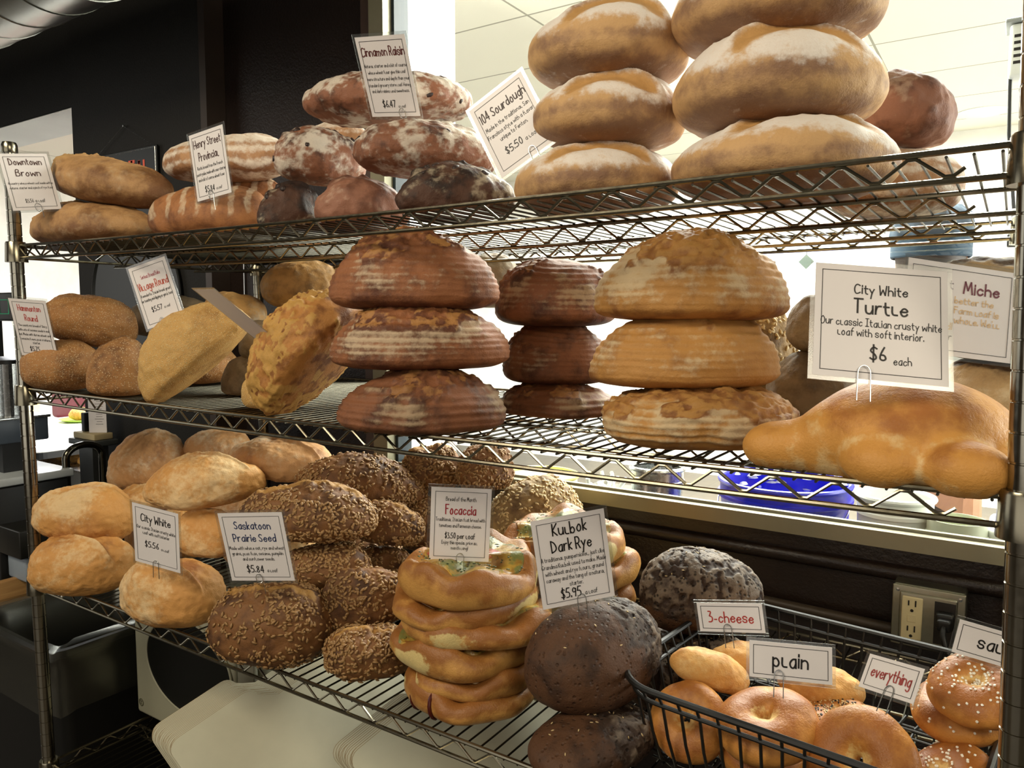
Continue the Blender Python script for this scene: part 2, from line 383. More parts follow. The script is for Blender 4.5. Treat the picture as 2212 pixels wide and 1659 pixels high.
PROF = {'boule': (2.0, .42, 2.6, 2.1), 'batard': (1.9, .40, 2.5, 2.1), 'dome': (2.1, .22, 3.2, 2.0), 'flat': (2.0, .45, 2.6, 2.6), 'blunt': (2.4, .42, 2.6, 2.3)}
def spw(v, e): return np.sign(v) * np.abs(v) ** e

def grid_normals(P, nu, nv):
    G = P.reshape(nv, nu, 3); du = np.roll(G, -1, 1) - np.roll(G, 1, 1); dv = np.empty_like(G); dv[1:-1] = G[2:] - G[:-2]; dv[0] = G[1] - G[0]; dv[-1] = G[-1] - G[-2]
    N = np.cross(du, dv).reshape(-1, 3); l = np.linalg.norm(N, axis=1, keepdims=True); N = N / np.maximum(l, 1e-12)
    N[:nu] = (0, 0, -1); N[-nu:] = (0, 0, 1); return N

def features(kind, x, y, z, P, s, D):
    """x,y in -1..1, z in 0..1 of the loaf; returns displacement, flour, bake, torn"""
    L, W, H = D; up = sst(z, .35, .8); lump = fbm(P, 16, s, 3); mid = fbm(P, 45, s + 5, 3); fine = fbm(P, 120, s + 9, 3)
    d = lump * .0055 + mid * .0018 + fine * .0006; F = np.zeros_like(x); G = .35 + .5 * lump; B = np.zeros_like(x)
    if kind in ('sour',):
        a = -.46 + .14 * vnoise(np.full((1, 3), s * .37 + .1), 3)[0]; c = y - (a - .30 * x * x) + .10 * lump; c2 = y - .02 - .12 * x + .06 * mid
        win = (1 - sst(np.abs(x), .42, .72)) * sst(z, .5, .66); F = 1.05 * sst(z + .25 * lump + .10 * mid, .36, .76); band = np.exp(-((c + .15) / .12) ** 2) * win; ear = np.exp(-(c / .045) ** 2) * win
        rag = np.exp(-(c2 / .07) ** 2) * sst(z, .8, .93) * (1 - sst(np.abs(x), .55, .85))
        d = d * .7 + .006 * ear + .003 * mid * sst(z, .75, .95) - .004 * band + rag * (.0035 + .006 * np.abs(mid) + .003 * fine)
        F = F * (1 - .97 * np.clip(band * 1.5 + .6 * rag, 0, 1)) + (.22 + .2 * mid) * (1 - sst(z, .10, .30)); B = np.clip(band * 1.1, 0, .8)
        G = .05 + .55 * np.exp(-((z - .40) / .10) ** 2) + 1.0 * (1 - sst(z, .10, .34)) + .55 * lump + .5 * ear + .4 * rag
    elif kind in ('ring', 'ring_dark', 'gold'):
        rr = z * H + .004 * lump + .1 * H * (x * .2); k = np.sin(2 * PI * rr / (.0082 + .0008 * (s % 3))); ridge = 1 - 2 * np.abs(mid); r3 = 1 - 2 * np.abs(fbm(P, 75, s + 13, 2))
        side = sst(z, .10, .26) * (1 - sst(z, .74, .95)); d = d + .0009 * k * side
        tear = sst(.7 * mid + .9 * lump + .95 * (z - .66) + .28 * np.sin(3.1 * x + s) * (z > .4), .10, .26) * sst(z, .42, .66); edge = tear * (1 - tear) * 4
        d = d + tear * (.0030 * ridge * np.abs(r3) + .0016 * r3 + .0028 * fine) + .0016 * edge; B = tear * (.20 + .42 * sst(mid + 1.3 * fine, -.4, .4))
        F = side * (.34 + .17 * k) * (.85 + 1.5 * lump) + .42 * sst(lump + .5 * mid, -.15, .4) * sst(z, .2, .5) + (.16 if kind == 'gold' else .0)
        F = F * (1 - .9 * tear); G = .40 + .65 * lump + .28 * edge - .25 * tear * fine + .4 * (1 - sst(z, .02, .12)) + .55 * mid - (.15 if kind == 'gold' else 0)
    elif kind == 'crag':
        tear = sst(z + .5 * lump - .25 * x, -.05, .25); ridge = 1 - 2 * np.abs(mid); r3 = 1 - 2 * np.abs(fbm(P, 80, s + 13, 2))
        d = d + tear * (.0045 * ridge * np.abs(r3) + .0045 * fine); B = tear * (.25 + .7 * sst(mid + 1.2 * fine, -.35, .25)); G = .35 + .9 * mid + .3 * lump - .6 * fine
        fold = np.exp(-((y + .15 + .3 * x + .1 * lump) / .1) ** 2); d = d - .010 * fold * sst(z, .5, .8); F = .3 * (1 - tear) * (.5 + .5 * np.sin(z * 40)); G = G + .5 * fold
    elif kind == 'brown':
        e = sst(-x + .5 * y + .6 * lump + .3 * mid, .35, .6) * sst(z, .4, .65); d = d + e * (.008 * np.abs(mid) + .006 * np.abs(fine) + .002); B = e * .6
        G = .38 + .7 * lump + .5 * (1 - sst(z, .1, .5)) + .3 * x * (y < 0); F = .25 + .5 * mid
        cut = np.exp(-((y - .12 + .15 * x) / .06) ** 2) * sst(z, .7, .9); d = d + .004 * cut
    elif kind == 'henry':
        st = np.sin(24 * (x + .35 * y) + 2 * lump + s); F = .62 * sst(st, -.1, .7) * sst(z, .25, .5) + .12; G = .4 + .5 * lump
        cut = np.exp(-((y - .05) / .09) ** 2) * sst(z, .7, .92); d = d + .005 * cut; B = cut * .3
    elif kind == 'floury':
        F = .45 + .4 * sst(z, .5, .8) + .4 * lump + .25 * np.sin(z * 26 + 3 * lump) * (1 - sst(z, .6, .8)); cut = np.exp(-((y - .1 + .1 * np.sin(3 * x)) / .07) ** 2) * sst(z, .7, .9); d = d + .004 * cut
        G = .4 + .4 * (1 - sst(z, .1, .4)) + .3 * lump
    elif kind in ('raisin', 'raisin_dark', 'ruddy'):
        q = fbm(P, 30, s + 21, 5, .7); F = .42 + 1.5 * q + .22 * sst(z, .35, .6) * (kind == 'raisin') - .35 * (kind == 'ruddy') - .22 * (kind == 'raisin_dark'); G = .35 + .9 * mid + .35 * up - .2
        cut = np.exp(-((y - .02 + .2 * x) / .12) ** 2) * sst(z, .68, .9); d = d + .005 * cut * (.6 + mid) + .003 * mid; F = F - .35 * cut; G = G + .4 * cut
    elif kind in ('sesame', 'semolina'):
        G = .25 + .6 * lump + .25 * (1 - sst(z, .1, .5)); F = .25 + .5 * mid; cut = np.exp(-((y + .05 - .3 * np.sin(2 * x)) / .1) ** 2) * sst(z, .55, .85); d = d + .006 * cut * (mid + .5) - .002 * cut; G = G + .3 * cut
        if kind == 'semolina': G = G - .15; d = d + .002 * mid
    elif kind in ('grey', 'drab'):
        F = .3 + .6 * lump + .2 * mid; G = .35 + .5 * mid + .2 * (1 - sst(z, .1, .4)); d = d + .002 * mid
    elif kind in ('white', 'pale'):
        F = .38 + .95 * fbm(P, 11, s + 31, 4) + .1 * sst(z, .3, .7); G = .2 + .9 * fbm(P, 13, s + 41, 4) + .3 * (1 - sst(z, .08, .35))
        a = -.2 + .25 * vnoise(np.full((1, 3), s * .53 + .2), 8)[0]; c = y - a - .45 * x * (1 if s % 2 else -1) + .14 * lump; fold = np.exp(-(c / .05) ** 2) * sst(z, .35, .65) * (1 - sst(np.abs(x), .6, .95)); side = sst(c, 0, .06) * (1 - sst(c, .45, .85)) * sst(z, .45, .7) * (1 - sst(np.abs(x), .65, .95)); big = fbm(P, 9, s + 61, 2)
        d = d * 1.3 + .007 * big + .005 * fold - .004 * side + .0012 * fine; F = F - .75 * side + .15 * fold; G = G + .25 * side + .5 * np.exp(-((c - .06) / .03) ** 2) * side
    elif kind in ('seed', 'seed_pale'):
        G = .4 + .6 * mid + .3 * lump; F = .2 + .4 * lump; c = y - .1 * np.sin(3 * x + s) + .12; cut = np.exp(-(c / .20) ** 2) * sst(z, .62, .84) * (1 - sst(np.abs(x), .7, .95)) * (1 if s % 2 else .6); d = d + .001 * fine + cut * (.004 + .006 * mid + .004 * fine); B = cut * .66
    elif kind in ('rye', 'rye_grey'):
        tex = sst(x + .5 * lump, -.15, .15) if kind == 'rye' else sst(z + .3 * lump, .15, .35); pit = sst(fbm(P * np.array([1.25, .8, 1]), 105, s + 3, 2), .06, .26); d = d * .7 - .0030 * pit * tex + .0014 * fine * tex + .0012 * mid * tex
        F = tex * (.80 + .6 * mid + .5 * fine) * sst(z, .2, .5) * (1 if kind == 'rye_grey' else .7) - .8 * pit * tex; G = .35 + .6 * mid + .9 * pit * tex + .2 * lump; B = .25 + .5 * tex
    elif kind == 'miche':
        ridge = 1 - 2 * np.abs(mid); d = d + .004 * ridge * sst(z, .75, .95); F = .55 + .8 * lump + .3 * mid; G = .2 + 1.2 * sst(z, .86, .97) + .5 * mid; F = F - .9 * np.exp(-((z - .9) / .07) ** 2)
    elif kind == 'cheese':
        G = .3 + .7 * mid; F = .3 + .5 * lump; d = d + .002 * mid
    return d, F, G, B

SEEDV = None
def seed_geo(m, P, N, Tn, l, w, mat):
    B = np.cross(N, Tn); pts = []
    for t, r in ((-.5, 0), (-.28, .8), (.05, 1), (.32, .6), (.5, 0)):
        if r == 0: pts.append(P + Tn * t * l)
        else:
            for k in range(4):
                a = PI / 2 * k + PI / 4; pts.append(P + Tn * t * l + (B * math.cos(a) * w * .5 + N * math.sin(a) * w * .34) * r * 1.3)
    F = [(0, 1 + (k + 1) % 4, 1 + k) for k in range(4)]
    for q in range(2): F += [(1 + 4 * q + k, 1 + 4 * q + (k + 1) % 4, 5 + 4 * q + (k + 1) % 4, 5 + 4 * q + k) for k in range(4)]
    F += [(9 + k, 9 + (k + 1) % 4, 13) for k in range(4)]
    m.add(pts, F, mat)

def bread_object(name, P, N, Fc, crust, mats, extras=None):
    """one mesh: crust plus its own seeds or raisins"""
    m = MB(); m.add(P, Fc, 0)
    if extras: extras(m)
    me = bpy.data.meshes.new(name); me.from_pydata(m.v, [], m.f)
    for x in mats: me.materials.append(x)
    if len(mats) > 1: me.polygons.foreach_set('material_index', m.mi)
    at = me.attributes.new('crust', 'FLOAT_COLOR', 'POINT'); n = len(m.v); c = np.zeros((n, 4), np.float32); c[:, 3] = 1; c[:len(P), :3] = np.clip(crust, 0, 1)
    at.data.foreach_set('color', c.ravel()); me.polygons.foreach_set('use_smooth', [True] * len(me.polygons)); me.update()
    o = bpy.data.objects.new(name, me); COL.objects.link(o); return o

def loaf_surface(kind, prof, dim, s, nu=104, nv=60, post=None):
    L, W, H = dim; p, zb, nl, nu_ = PROF[prof]; rng = np.random.default_rng(s)
    th = np.linspace(0, 2 * PI, nu, endpoint=False); q = np.linspace(-1, 1, nv); ph = PI / 2 * np.sign(q) * np.abs(q) ** .9
    Tm, Pm = np.meshgrid(th, ph); Tm = Tm.ravel(); Pm = Pm.ravel(); c = np.abs(np.cos(Pm)); sn = np.abs(np.sin(Pm))
    r = np.where(Pm < 0, c ** (2 / nl), c ** (2 / nu_)); z = np.where(Pm < 0, zb - zb * sn ** (2 / nl), zb + (1 - zb) * sn ** (2 / nu_))
    wob = 1 + .025 * np.sin(2 * Tm + s) + .02 * np.sin(3 * Tm + 2.1 * s)
    x = r * spw(np.cos(Tm), 2 / p) * wob; y = r * spw(np.sin(Tm), 2 / p) * wob
    zz = z * (1 + .05 * np.sin(1.7 * x * 1.5 + s) * z)
    P = np.c_[x * L / 2, y * W / 2, zz * H]
    N = grid_normals(P, nu, nv); d, F, G, B = features(kind, x, y, z, P + s * .731, s, dim)
    d = d * np.clip(z * 8, .12, 1); d[:nu] = d[:nu].mean(); d[-nu:] = d[-nu:].mean()
    P = P + N * d[:, None]; P[:, 2] = np.maximum(P[:, 2], 0)
    Fc = [(i * nu + k, i * nu + (k + 1) % nu, (i + 1) * nu + (k + 1) % nu, (i + 1) * nu + k) for i in range(nv - 1) for k in range(nu)]
    return P, grid_normals(P, nu, nv), Fc, np.c_[F, G, B], (x, y, z), rng

def place_rot(rot):
    return Matrix.Rotation(R_(rot[0]), 4, 'Z') @ Matrix.Rotation(R_(rot[2]), 4, 'Y') @ Matrix.Rotation(R_(rot[1]), 4, 'X')

def loaf(name, kind, prof, dim, pos, rot, s, label, group=None, cat='bread loaf', mat=None, nseeds=0):
    big = dim[0] > .16; P, N, Fc, cr_, (x, y, z), rng = loaf_surface(kind, prof, dim, s, *((190, 110) if big else (130, 76)))
    mats = [BM[mat or kind]]; ex = None
    if kind in ('seed', 'seed_pale'):
        mats.append(M_SEED if kind == 'seed' else M_FLAX); n = nseeds or int(5200 * dim[0])
        def ex(m):
            w = np.clip(z - .05, 0, 1) ** .3 * np.sqrt(np.maximum(1e-6, 1 - (2 * np.abs(z - .4)) ** 2 * .5)) * (1 - .9 * (cr_[:, 2] > .3)) * (.3 + .7 * (fbm(P, 20, s + 77, 2) > -.12))
            # area weight: rings near the poles hold less surface
            w = w * np.maximum(.03, np.sqrt(x * x + y * y)); w = w / w.sum(); idx = rng.choice(len(P), n, p=w)
            for i in idx:
                t = rng.normal(size=3); nn = N[i] + rng.normal(size=3) * .25; nn /= np.linalg.norm(nn); t -= nn * (t @ nn); t /= np.linalg.norm(t)
                seed_geo(m, P[i] + rng.normal(size=3) * .0006 + nn * .0006, nn, t, rng.uniform(.0078, .0108), rng.uniform(.0036, .0046), 1)
    if kind in ('raisin', 'raisin_dark'):
        mats.append(M_RAISIN)
        def ex(m):
            ok = np.where((z > .3) & (np.sqrt(x * x + y * y) > .25))[0]
            for i in rng.choice(ok, 11):
                t = rng.normal(size=3); nn = N[i]; t -= nn * (t @ nn); t /= np.linalg.norm(t); seed_geo(m, P[i] - nn * .0014, nn, t, rng.uniform(.008, .017), rng.uniform(.006, .012), 1)
    if kind in ('rye', 'rye_grey'):
        mats.append(M_FLAX)
        def ex(m):
            ok = np.where((z > .72))[0]
            for i in rng.choice(ok, 22):
                t = rng.normal(size=3); nn = N[i]; t -= nn * (t @ nn); t /= np.linalg.norm(t); seed_geo(m, P[i] + nn * .0006, nn, t, .005, .0016, 1)
    o = bread_object(name, P, N, Fc, cr_, mats, ex); o.matrix_world = T(*pos) @ place_rot(rot)
    return tag(o, label, cat, group)

# each loaf: kind, name, profile, (length, width, height), base centre, (yaw, roll, pitch), seed, label, group
LOAVES = [
("brown", "bread_loaf", "batard", (0.3093, 0.1546, 0.0863), (0.1449, 0.075, 1.2139), (15, 0, 0), 3, "brown country loaf lying on the top shelf at its left end, under another brown loaf", "brown country loaves on the top shelf"),  
("brown", "bread_loaf", "batard", (0.2727, 0.1363, 0.0917), (0.1774, 0.09, 1.2949), (20, 0, 9), 10, "craggy-ended brown loaf sloping on top of another beside the Downtown Brown card", "brown country loaves on the top shelf"),  
("henry", "bread_loaf", "batard", (0.2709, 0.1354, 0.1002), (0.472, 0.11, 1.2105), (12, 0, 0), 17, "flour-striped brown loaf on the top shelf holding the Henry Street Provincial card", "provincial loaves"),  
("henry", "bread_loaf", "batard", (0.2652, 0.1326, 0.1425), (0.3657, 0.25, 1.2114), (10, 0, 0), 24, "brown loaf lying behind the flour-striped loaf and the Henry Street Provincial card", "provincial loaves"),  
("floury", "bread_loaf", "batard", (0.2818, 0.1409, 0.0879), (0.4017, 0.2, 1.3368), (15, 0, 0), 31, "long pale floury loaf lying on top behind the Henry Street Provincial card", "provincial loaves"),  
("floury", "bread_loaf", "batard", (0.1638, 0.0819, 0.0674), (0.5716, 0.31, 1.3815), (10, 0, 0), 38, "pale floury loaf whose tip shows behind the raisin loaves", "provincial loaves"),  
("raisin_dark", "raisin_bread", "batard", (0.1043, 0.0626, 0.0758), (0.6942, 0.1, 1.2094), (60, 0, 0), 45, "small dark flour-cracked raisin loaf on the shelf right of the striped brown loaf", "raisin loaves on the top shelf"),  
("ruddy", "raisin_bread", "batard", (0.1473, 0.11, 0.0776), (0.8308, 0.12, 1.2091), (60, 0, 0), 52, "smooth reddish-brown raisin loaf end on the top shelf", "raisin loaves on the top shelf"),  
("raisin_dark", "raisin_bread", "batard", (0.1692, 0.1015, 0.081), (1.016, 0.12, 1.2094), (50, 0, 0), 59, "darkest flour-streaked raisin loaf on the shelf under the 104 Sourdough card", "raisin loaves on the top shelf"),  
("raisin", "raisin_bread", "batard", (0.159, 0.0954, 0.0926), (0.6992, 0.16, 1.2974), (70, 0, 0), 66, "mottled raisin loaf in the second layer, left of its pair", "raisin loaves on the top shelf"),  
("raisin", "raisin_bread", "batard", (0.2242, 0.1345, 0.0832), (0.9264, 0.16, 1.2875), (50, 0, 0), 73, "floury reddish raisin loaf holding up the Cinnamon Raisin card", "raisin loaves on the top shelf"),  
("raisin", "raisin_bread", "batard", (0.3007, 0.1804, 0.0841), (0.7648, 0.26, 1.409), (30, 0, 0), 80, "pale floury raisin loaf topping the pile behind the Cinnamon Raisin card", "raisin loaves on the top shelf"),  
("sour", "sourdough_loaf", "boule", (0.2207, 0.1986, 0.09), (1.2139, 0.16, 1.2104), (30, 0, 0), 87, "floury sourdough round at the bottom of the stack beside the 104 Sourdough card", "sourdough rounds"),  
("sour", "sourdough_loaf", "boule", (0.1991, 0.1792, 0.0932), (1.227, 0.17, 1.2934), (30, 0, 0), 94, "floury sourdough round in the middle of the stack beside the 104 Sourdough card", "sourdough rounds"),  
("sour", "sourdough_loaf", "boule", (0.2087, 0.1878, 0.1022), (1.2223, 0.18, 1.3763), (30, 0, 0), 101, "golden sourdough round topping the left of the two tall stacks", "sourdough rounds"),  
("sour", "sourdough_loaf", "boule", (0.2516, 0.2391, 0.0901), (1.449, 0.18, 1.2125), (30, 0, 0), 108, "large floury sourdough round at the bottom of the right tall stack", "sourdough rounds"),  
("sour", "sourdough_loaf", "boule", (0.2332, 0.2216, 0.1104), (1.4372, 0.18, 1.2896), (30, 0, 0), 115, "large golden sourdough round in the middle of the right tall stack", "sourdough rounds"),  
("sour", "sourdough_loaf", "boule", (0.2359, 0.2241, 0.1046), (1.4316, 0.2, 1.3888), (30, 0, 0), 122, "large sourdough round at the very top, cut off by the picture edge", "sourdough rounds"),  
("ruddy", "sourdough_loaf", "boule", (0.1357, 0.1221, 0.0936), (1.5339, 0.42, 1.3125), (30, 0, 12), 129, "reddish smooth round tilted behind the right tall sourdough stack", "sourdough rounds"),  
("floury", "sourdough_loaf", "boule", (0.1728, 0.1555, 0.0973), (1.534, 0.42, 1.2136), (30, 0, 0), 136, "floury round on the top shelf underneath the tilted reddish round", "sourdough rounds"),  
("sesame", "sesame_round", "boule", (0.1662, 0.1163, 0.1094), (0.0602, 0.04, 0.9249), (30, 0, 0), 143, "sesame round on the middle shelf at its left end, holding the Hammonton Round card", "sesame rounds"),  
("sesame", "sesame_round", "boule", (0.2003, 0.1402, 0.1081), (0.0363, 0.1, 1.017), (30, 0, 12), 150, "large sesame round on top of another behind the Hammonton Round card", "sesame rounds"),  
("sesame", "sesame_round", "dome", (0.1156, 0.1041, 0.1119), (0.2349, 0.065, 0.9231), (30, 0, 0), 157, "small upright sesame round right of the Hammonton Round card", "sesame rounds"),  
("sesame", "sesame_round", "boule", (0.1873, 0.1499, 0.0915), (0.1306, 0.3, 0.9241), (30, 0, 0), 164, "dark sesame round showing under the leaning yellow loaf", "sesame rounds"),  
("drab", "village_loaf", "batard", (0.2383, 0.1668, 0.0947), (0.04, 0.3, 1.0288), (10, 0, 0), 171, "dull brown loaf behind the Village Round card", "village rounds"),  
("semolina", "village_loaf", "dome", (0.235, 0.13, 0.11), (0.4591, 0.1, 0.9837), (33, 0, -40), 178, "yellow semolina round leaning on its edge under the Village Round card", "village rounds"),  
("grey", "village_loaf", "batard", (0.1398, 0.1118, 0.0865), (0.3231, 0.26, 1.0401), (30, 0, 0), 185, "yellow-brown round behind the see-through back of a turned card", "village rounds"),  
("drab", "village_loaf", "batard", (0.1004, 0.0803, 0.088), (0.4299, 0.25, 0.9834), (30, 0, 0), 192, "pale grey round below the tip of the turned card", "village rounds"),  
("drab", "village_loaf", "dome", (0.0998, 0.0798, 0.0783), (0.414, 0.22, 0.9217), (30, 0, 0), 199, "dark flat loaf low behind the grey sesame end", "village rounds"),  
("semolina", "village_loaf", "dome", (0.0749, 0.0599, 0.0727), (0.6156, 0.1, 0.9206), (30, 0, 0), 206, "grey sandy loaf end low against the craggy cheese loaf", "village rounds"),  
("grey", "village_loaf", "batard", (0.1786, 0.125, 0.105), (0.422, 0.36, 1.0929), (30, 0, 0), 213, "golden-grey oval loaf high at the back under the top shelf", "village rounds"),  
("crag", "crusty_loaf", "dome", (0.23, 0.21, 0.12), (0.7517, 0.12, 0.9936), (20, 0, -50), 220, "big craggy golden cheese loaf leaning on its side", "crusty rounds"),  
("ring_dark", "crusty_loaf", "dome", (0.2308, 0.1846, 0.0848), (0.9973, 0.06, 0.9204), (30, 0, 0), 227, "dark ringed round at the bottom of the left stack of crusty rounds", "crusty rounds"),  
("ring", "crusty_loaf", "dome", (0.2516, 0.2013, 0.0969), (0.9691, 0.09, 1.0032), (30, 0, 0), 234, "floury ringed round in the middle of the left stack of crusty rounds", "crusty rounds"),  
("ring", "crusty_loaf", "dome", (0.2416, 0.1933, 0.1122), (0.9553, 0.1, 1.0857), (30, 0, 0), 241, "ringed round with torn golden top on the left stack of crusty rounds", "crusty rounds"),  
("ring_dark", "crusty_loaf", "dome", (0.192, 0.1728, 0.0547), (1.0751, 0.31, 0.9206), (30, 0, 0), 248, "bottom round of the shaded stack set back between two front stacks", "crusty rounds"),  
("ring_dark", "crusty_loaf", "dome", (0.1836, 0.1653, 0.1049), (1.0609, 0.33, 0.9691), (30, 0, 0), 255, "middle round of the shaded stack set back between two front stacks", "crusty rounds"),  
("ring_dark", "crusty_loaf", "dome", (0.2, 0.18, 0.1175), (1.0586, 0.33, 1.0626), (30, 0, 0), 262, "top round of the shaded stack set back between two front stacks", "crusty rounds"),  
("drab", "crusty_loaf", "boule", (0.11, 0.099, 0.1043), (0.8537, 0.44, 1.0949), (30, 0, 0), 269, "dim brown round at the back, right of the left stack top", "crusty rounds"),  
("gold", "crusty_loaf", "blunt", (0.2325, 0.186, 0.0703), (1.3646, 0.14, 0.9222), (30, 0, 0), 276, "flattish floury round at the bottom of the right stack of crusty rounds", "crusty rounds"),  
("gold", "crusty_loaf", "dome", (0.232, 0.1856, 0.1025), (1.3385, 0.17, 0.99), (30, 0, 0), 283, "pale floury round in the middle of the right stack of crusty rounds", "crusty rounds"),  
("gold", "crusty_loaf", "dome", (0.2336, 0.1869, 0.1098), (1.3429, 0.18, 1.0722), (30, 0, 0), 290, "golden-brown craggy-topped round on the right stack of crusty rounds", "crusty rounds"),  
("seed_pale", "seeded_loaf", "boule", (0.1093, 0.0984, 0.1683), (1.3636, 0.42, 0.9222), (30, 0, 0), 297, "rough seedy loaf behind the right stack of crusty rounds", None),  
("drab", "farm_loaf", "boule", (0.1235, 0.1111, 0.105), (1.4568, 0.35, 0.9229), (30, 0, 0), 304, "grey-brown round behind the turtle bread, on the shelf", "farm loaves"),  
("drab", "farm_loaf", "boule", (0.081, 0.0729, 0.0789), (1.461, 0.36, 1.0283), (30, 0, 0), 311, "grey round half hidden by the City White Turtle card", "farm loaves"),  
("miche", "miche_loaf", "flat", (0.1793, 0.1703, 0.0994), (1.6872, 0.37, 0.9254), (30, 0, 0), 318, "cream floury miche with dark crust behind the turtle bread", "miche loaves"),  
("miche", "miche_loaf", "flat", (0.1695, 0.161, 0.1289), (1.6641, 0.37, 1.0248), (30, 0, 0), 325, "floury miche rising above the Miche card", "miche loaves"),  
("white", "white_loaf", "blunt", (0.2057, 0.1337, 0.1173), (0.1581, 0.0164, 0.5279), (30, 0, 0), 332, "white loaf on the bottom bread shelf at its left end, below another", "city white loaves"),  
("white", "white_loaf", "batard", (0.2063, 0.1341, 0.1231), (0.1036, 0.045, 0.6149), (30, 0, 5), 339, "creased golden white loaf stacked at the left end of the bottom bread shelf", "city white loaves"),  
("white", "white_loaf", "batard", (0.1427, 0.0999, 0.0617), (0.0688, 0.21, 0.636), (30, 0, 0), 346, "small orange-gold bit of white loaf between its neighbours above the City White card", "city white loaves"),  
("pale", "white_loaf", "batard", (0.1817, 0.1272, 0.1458), (-0.0061, 0.26, 0.6598), (50, 0, 0), 353, "rounded pale loaf standing behind the left stack of white loaves", "city white loaves"),  
("white", "white_loaf", "batard", (0.2281, 0.1369, 0.1018), (0.387, 0.14, 0.7082), (40, 0, -5), 360, "floury white loaf with pointed ends lying above the City White card", "city white loaves"),  
("white", "white_loaf", "blunt", (0.1331, 0.0865, 0.0946), (0.3993, 0.13, 0.6143), (30, 0, 0), 367, "orange-gold white loaf between the City White and Saskatoon cards", "city white loaves"),  
("white", "white_loaf", "blunt", (0.2017, 0.121, 0.1201), (0.4456, 0.0227, 0.527), (20, 0, 0), 374, "blunt floury white loaf on the shelf front holding the City White card", "city white loaves"),  
("pale", "white_loaf", "batard", (0.1644, 0.0986, 0.0795), (0.1155, 0.36, 0.7315), (30, 0, 0), 381, "dim greyish white loaf at the very back of the white loaves", "city white loaves"),  
("pale", "white_loaf", "batard", (0.2259, 0.1242, 0.0866), (0.4372, 0.28, 0.7444), (25, 0, 4), 388, "long pale loaf at the back, right of the white loaves", "city white loaves"),  
("seed", "seeded_loaf", "blunt", (0.2, 0.13, 0.1225), (0.7077, 0.0272, 0.5266), (20, 0, 0), 395, "large seeded loaf on the shelf front holding the Saskatoon Prairie Seed card", "prairie seed loaves"),  
("seed", "seeded_loaf", "batard", (0.1577, 0.1025, 0.0781), (0.7159, 0.14, 0.6119), (25, 0, 0), 402, "seeded loaf right of the Saskatoon card, above the front loaf", "prairie seed loaves"),  
("seed", "seeded_loaf", "batard", (0.2296, 0.1377, 0.094), (0.6872, 0.13, 0.6969), (30, 0, 4), 409, "seeded loaf lying across the pile just above the Saskatoon card", "prairie seed loaves"),  
("seed", "seeded_loaf", "batard", (0.2488, 0.1493, 0.095), (0.6465, 0.29, 0.7155), (30, 0, 6), 416, "dark seeded loaf topping the pile at the back", "prairie seed loaves"),  
("seed", "seeded_loaf", "batard", (0.1436, 0.0862, 0.0724), (0.7444, 0.25, 0.6688), (30, 0, 6), 423, "seeded loaf end under the topmost dark one, left of the Focaccia card", "prairie seed loaves"),  
("seed", "seeded_loaf", "batard", (0.1548, 0.0929, 0.1026), (0.8258, 0.14, 0.5659), (45, 0, -14), 430, "seeded loaf tilted up against the left side of the focaccia stack", "prairie seed loaves"),  
("seed", "seeded_loaf", "blunt", (0.1427, 0.0928, 0.0732), (0.8752, 0.08, 0.5265), (50, 0, 0), 437, "small seeded loaf on the shelf by the foot of the focaccia stack", "prairie seed loaves"),  
("seed", "seeded_loaf", "batard", (0.1201, 0.0781, 0.0946), (0.7383, 0.26, 0.5661), (30, 0, 0), 444, "dark seeded loaf wedged left of the Focaccia card", "prairie seed loaves"),  
("seed", "seeded_loaf", "batard", (0.1216, 0.0791, 0.0911), (0.7508, 0.39, 0.7403), (50, 0, 0), 451, "reddish seeded loaf end at the back left above the Focaccia card", "prairie seed loaves"),  
("seed", "seeded_loaf", "batard", (0.1135, 0.0737, 0.0958), (0.8523, 0.42, 0.7457), (50, 0, 0), 458, "seeded loaf end at the back right above the Focaccia card", "prairie seed loaves"),  
("seed", "seeded_loaf", "batard", (0.0897, 0.0583, 0.1021), (0.7521, 0.35, 0.6301), (50, 0, 0), 465, "shaded seeded loaf behind the left edge of the Focaccia card", "prairie seed loaves"),  
("seed_pale", "seeded_loaf", "batard", (0.1912, 0.1243, 0.1249), (0.9178, 0.5, 0.6353), (50, 0, 0), 472, "pale loaf rough with sunflower seeds between the two focaccia stacks", "prairie seed loaves"),  
("rye", "rye_loaf", "blunt", (0.2087, 0.145, 0.1276), (1.2399, 0.13, 0.5703), (78, 0, 0), 479, "dark rye loaf holding the Kulbok Dark Rye card", "dark rye loaves"),  
("rye", "rye_loaf", "blunt", (0.1819, 0.1182, 0.0579), (1.2739, 0.06, 0.527), (75, 0, 0), 486, "dark rye loaf on the shelf below the one with the card", "dark rye loaves"),  
("rye_grey", "rye_loaf", "blunt", (0.1837, 0.1286, 0.1233), (1.3056, 0.35, 0.6017), (40, 0, 0), 493, "grey pitted rye loaf behind the 3-cheese card", "dark rye loaves"),  
("rye_grey", "rye_loaf", "blunt", (0.1087, 0.0761, 0.0744), (1.2861, 0.24, 0.5271), (70, 0, 0), 500, "dark pitted rye loaf behind the left corner of the wire basket", "dark rye loaves"),  
("rye_grey", "rye_loaf", "blunt", (0.1744, 0.1221, 0.0739), (1.2967, 0.34, 0.5271), (40, 0, 0), 507, "dark rye loaf underneath the grey pitted one", "dark rye loaves"),  
("white", "white_loaf", "blunt", (0.2, 0.13, 0.118), (0.1, 0.245, 0.5285), (30, 0, 0), 611, "white loaf on the shelf at the back, beneath the rounded pale loaf", "city white loaves"),
("pale", "white_loaf", "blunt", (0.2, 0.13, 0.125), (0.1, 0.4, 0.5285), (25, 0, 0), 617, "pale loaf on the shelf at the very back left", "city white loaves"),
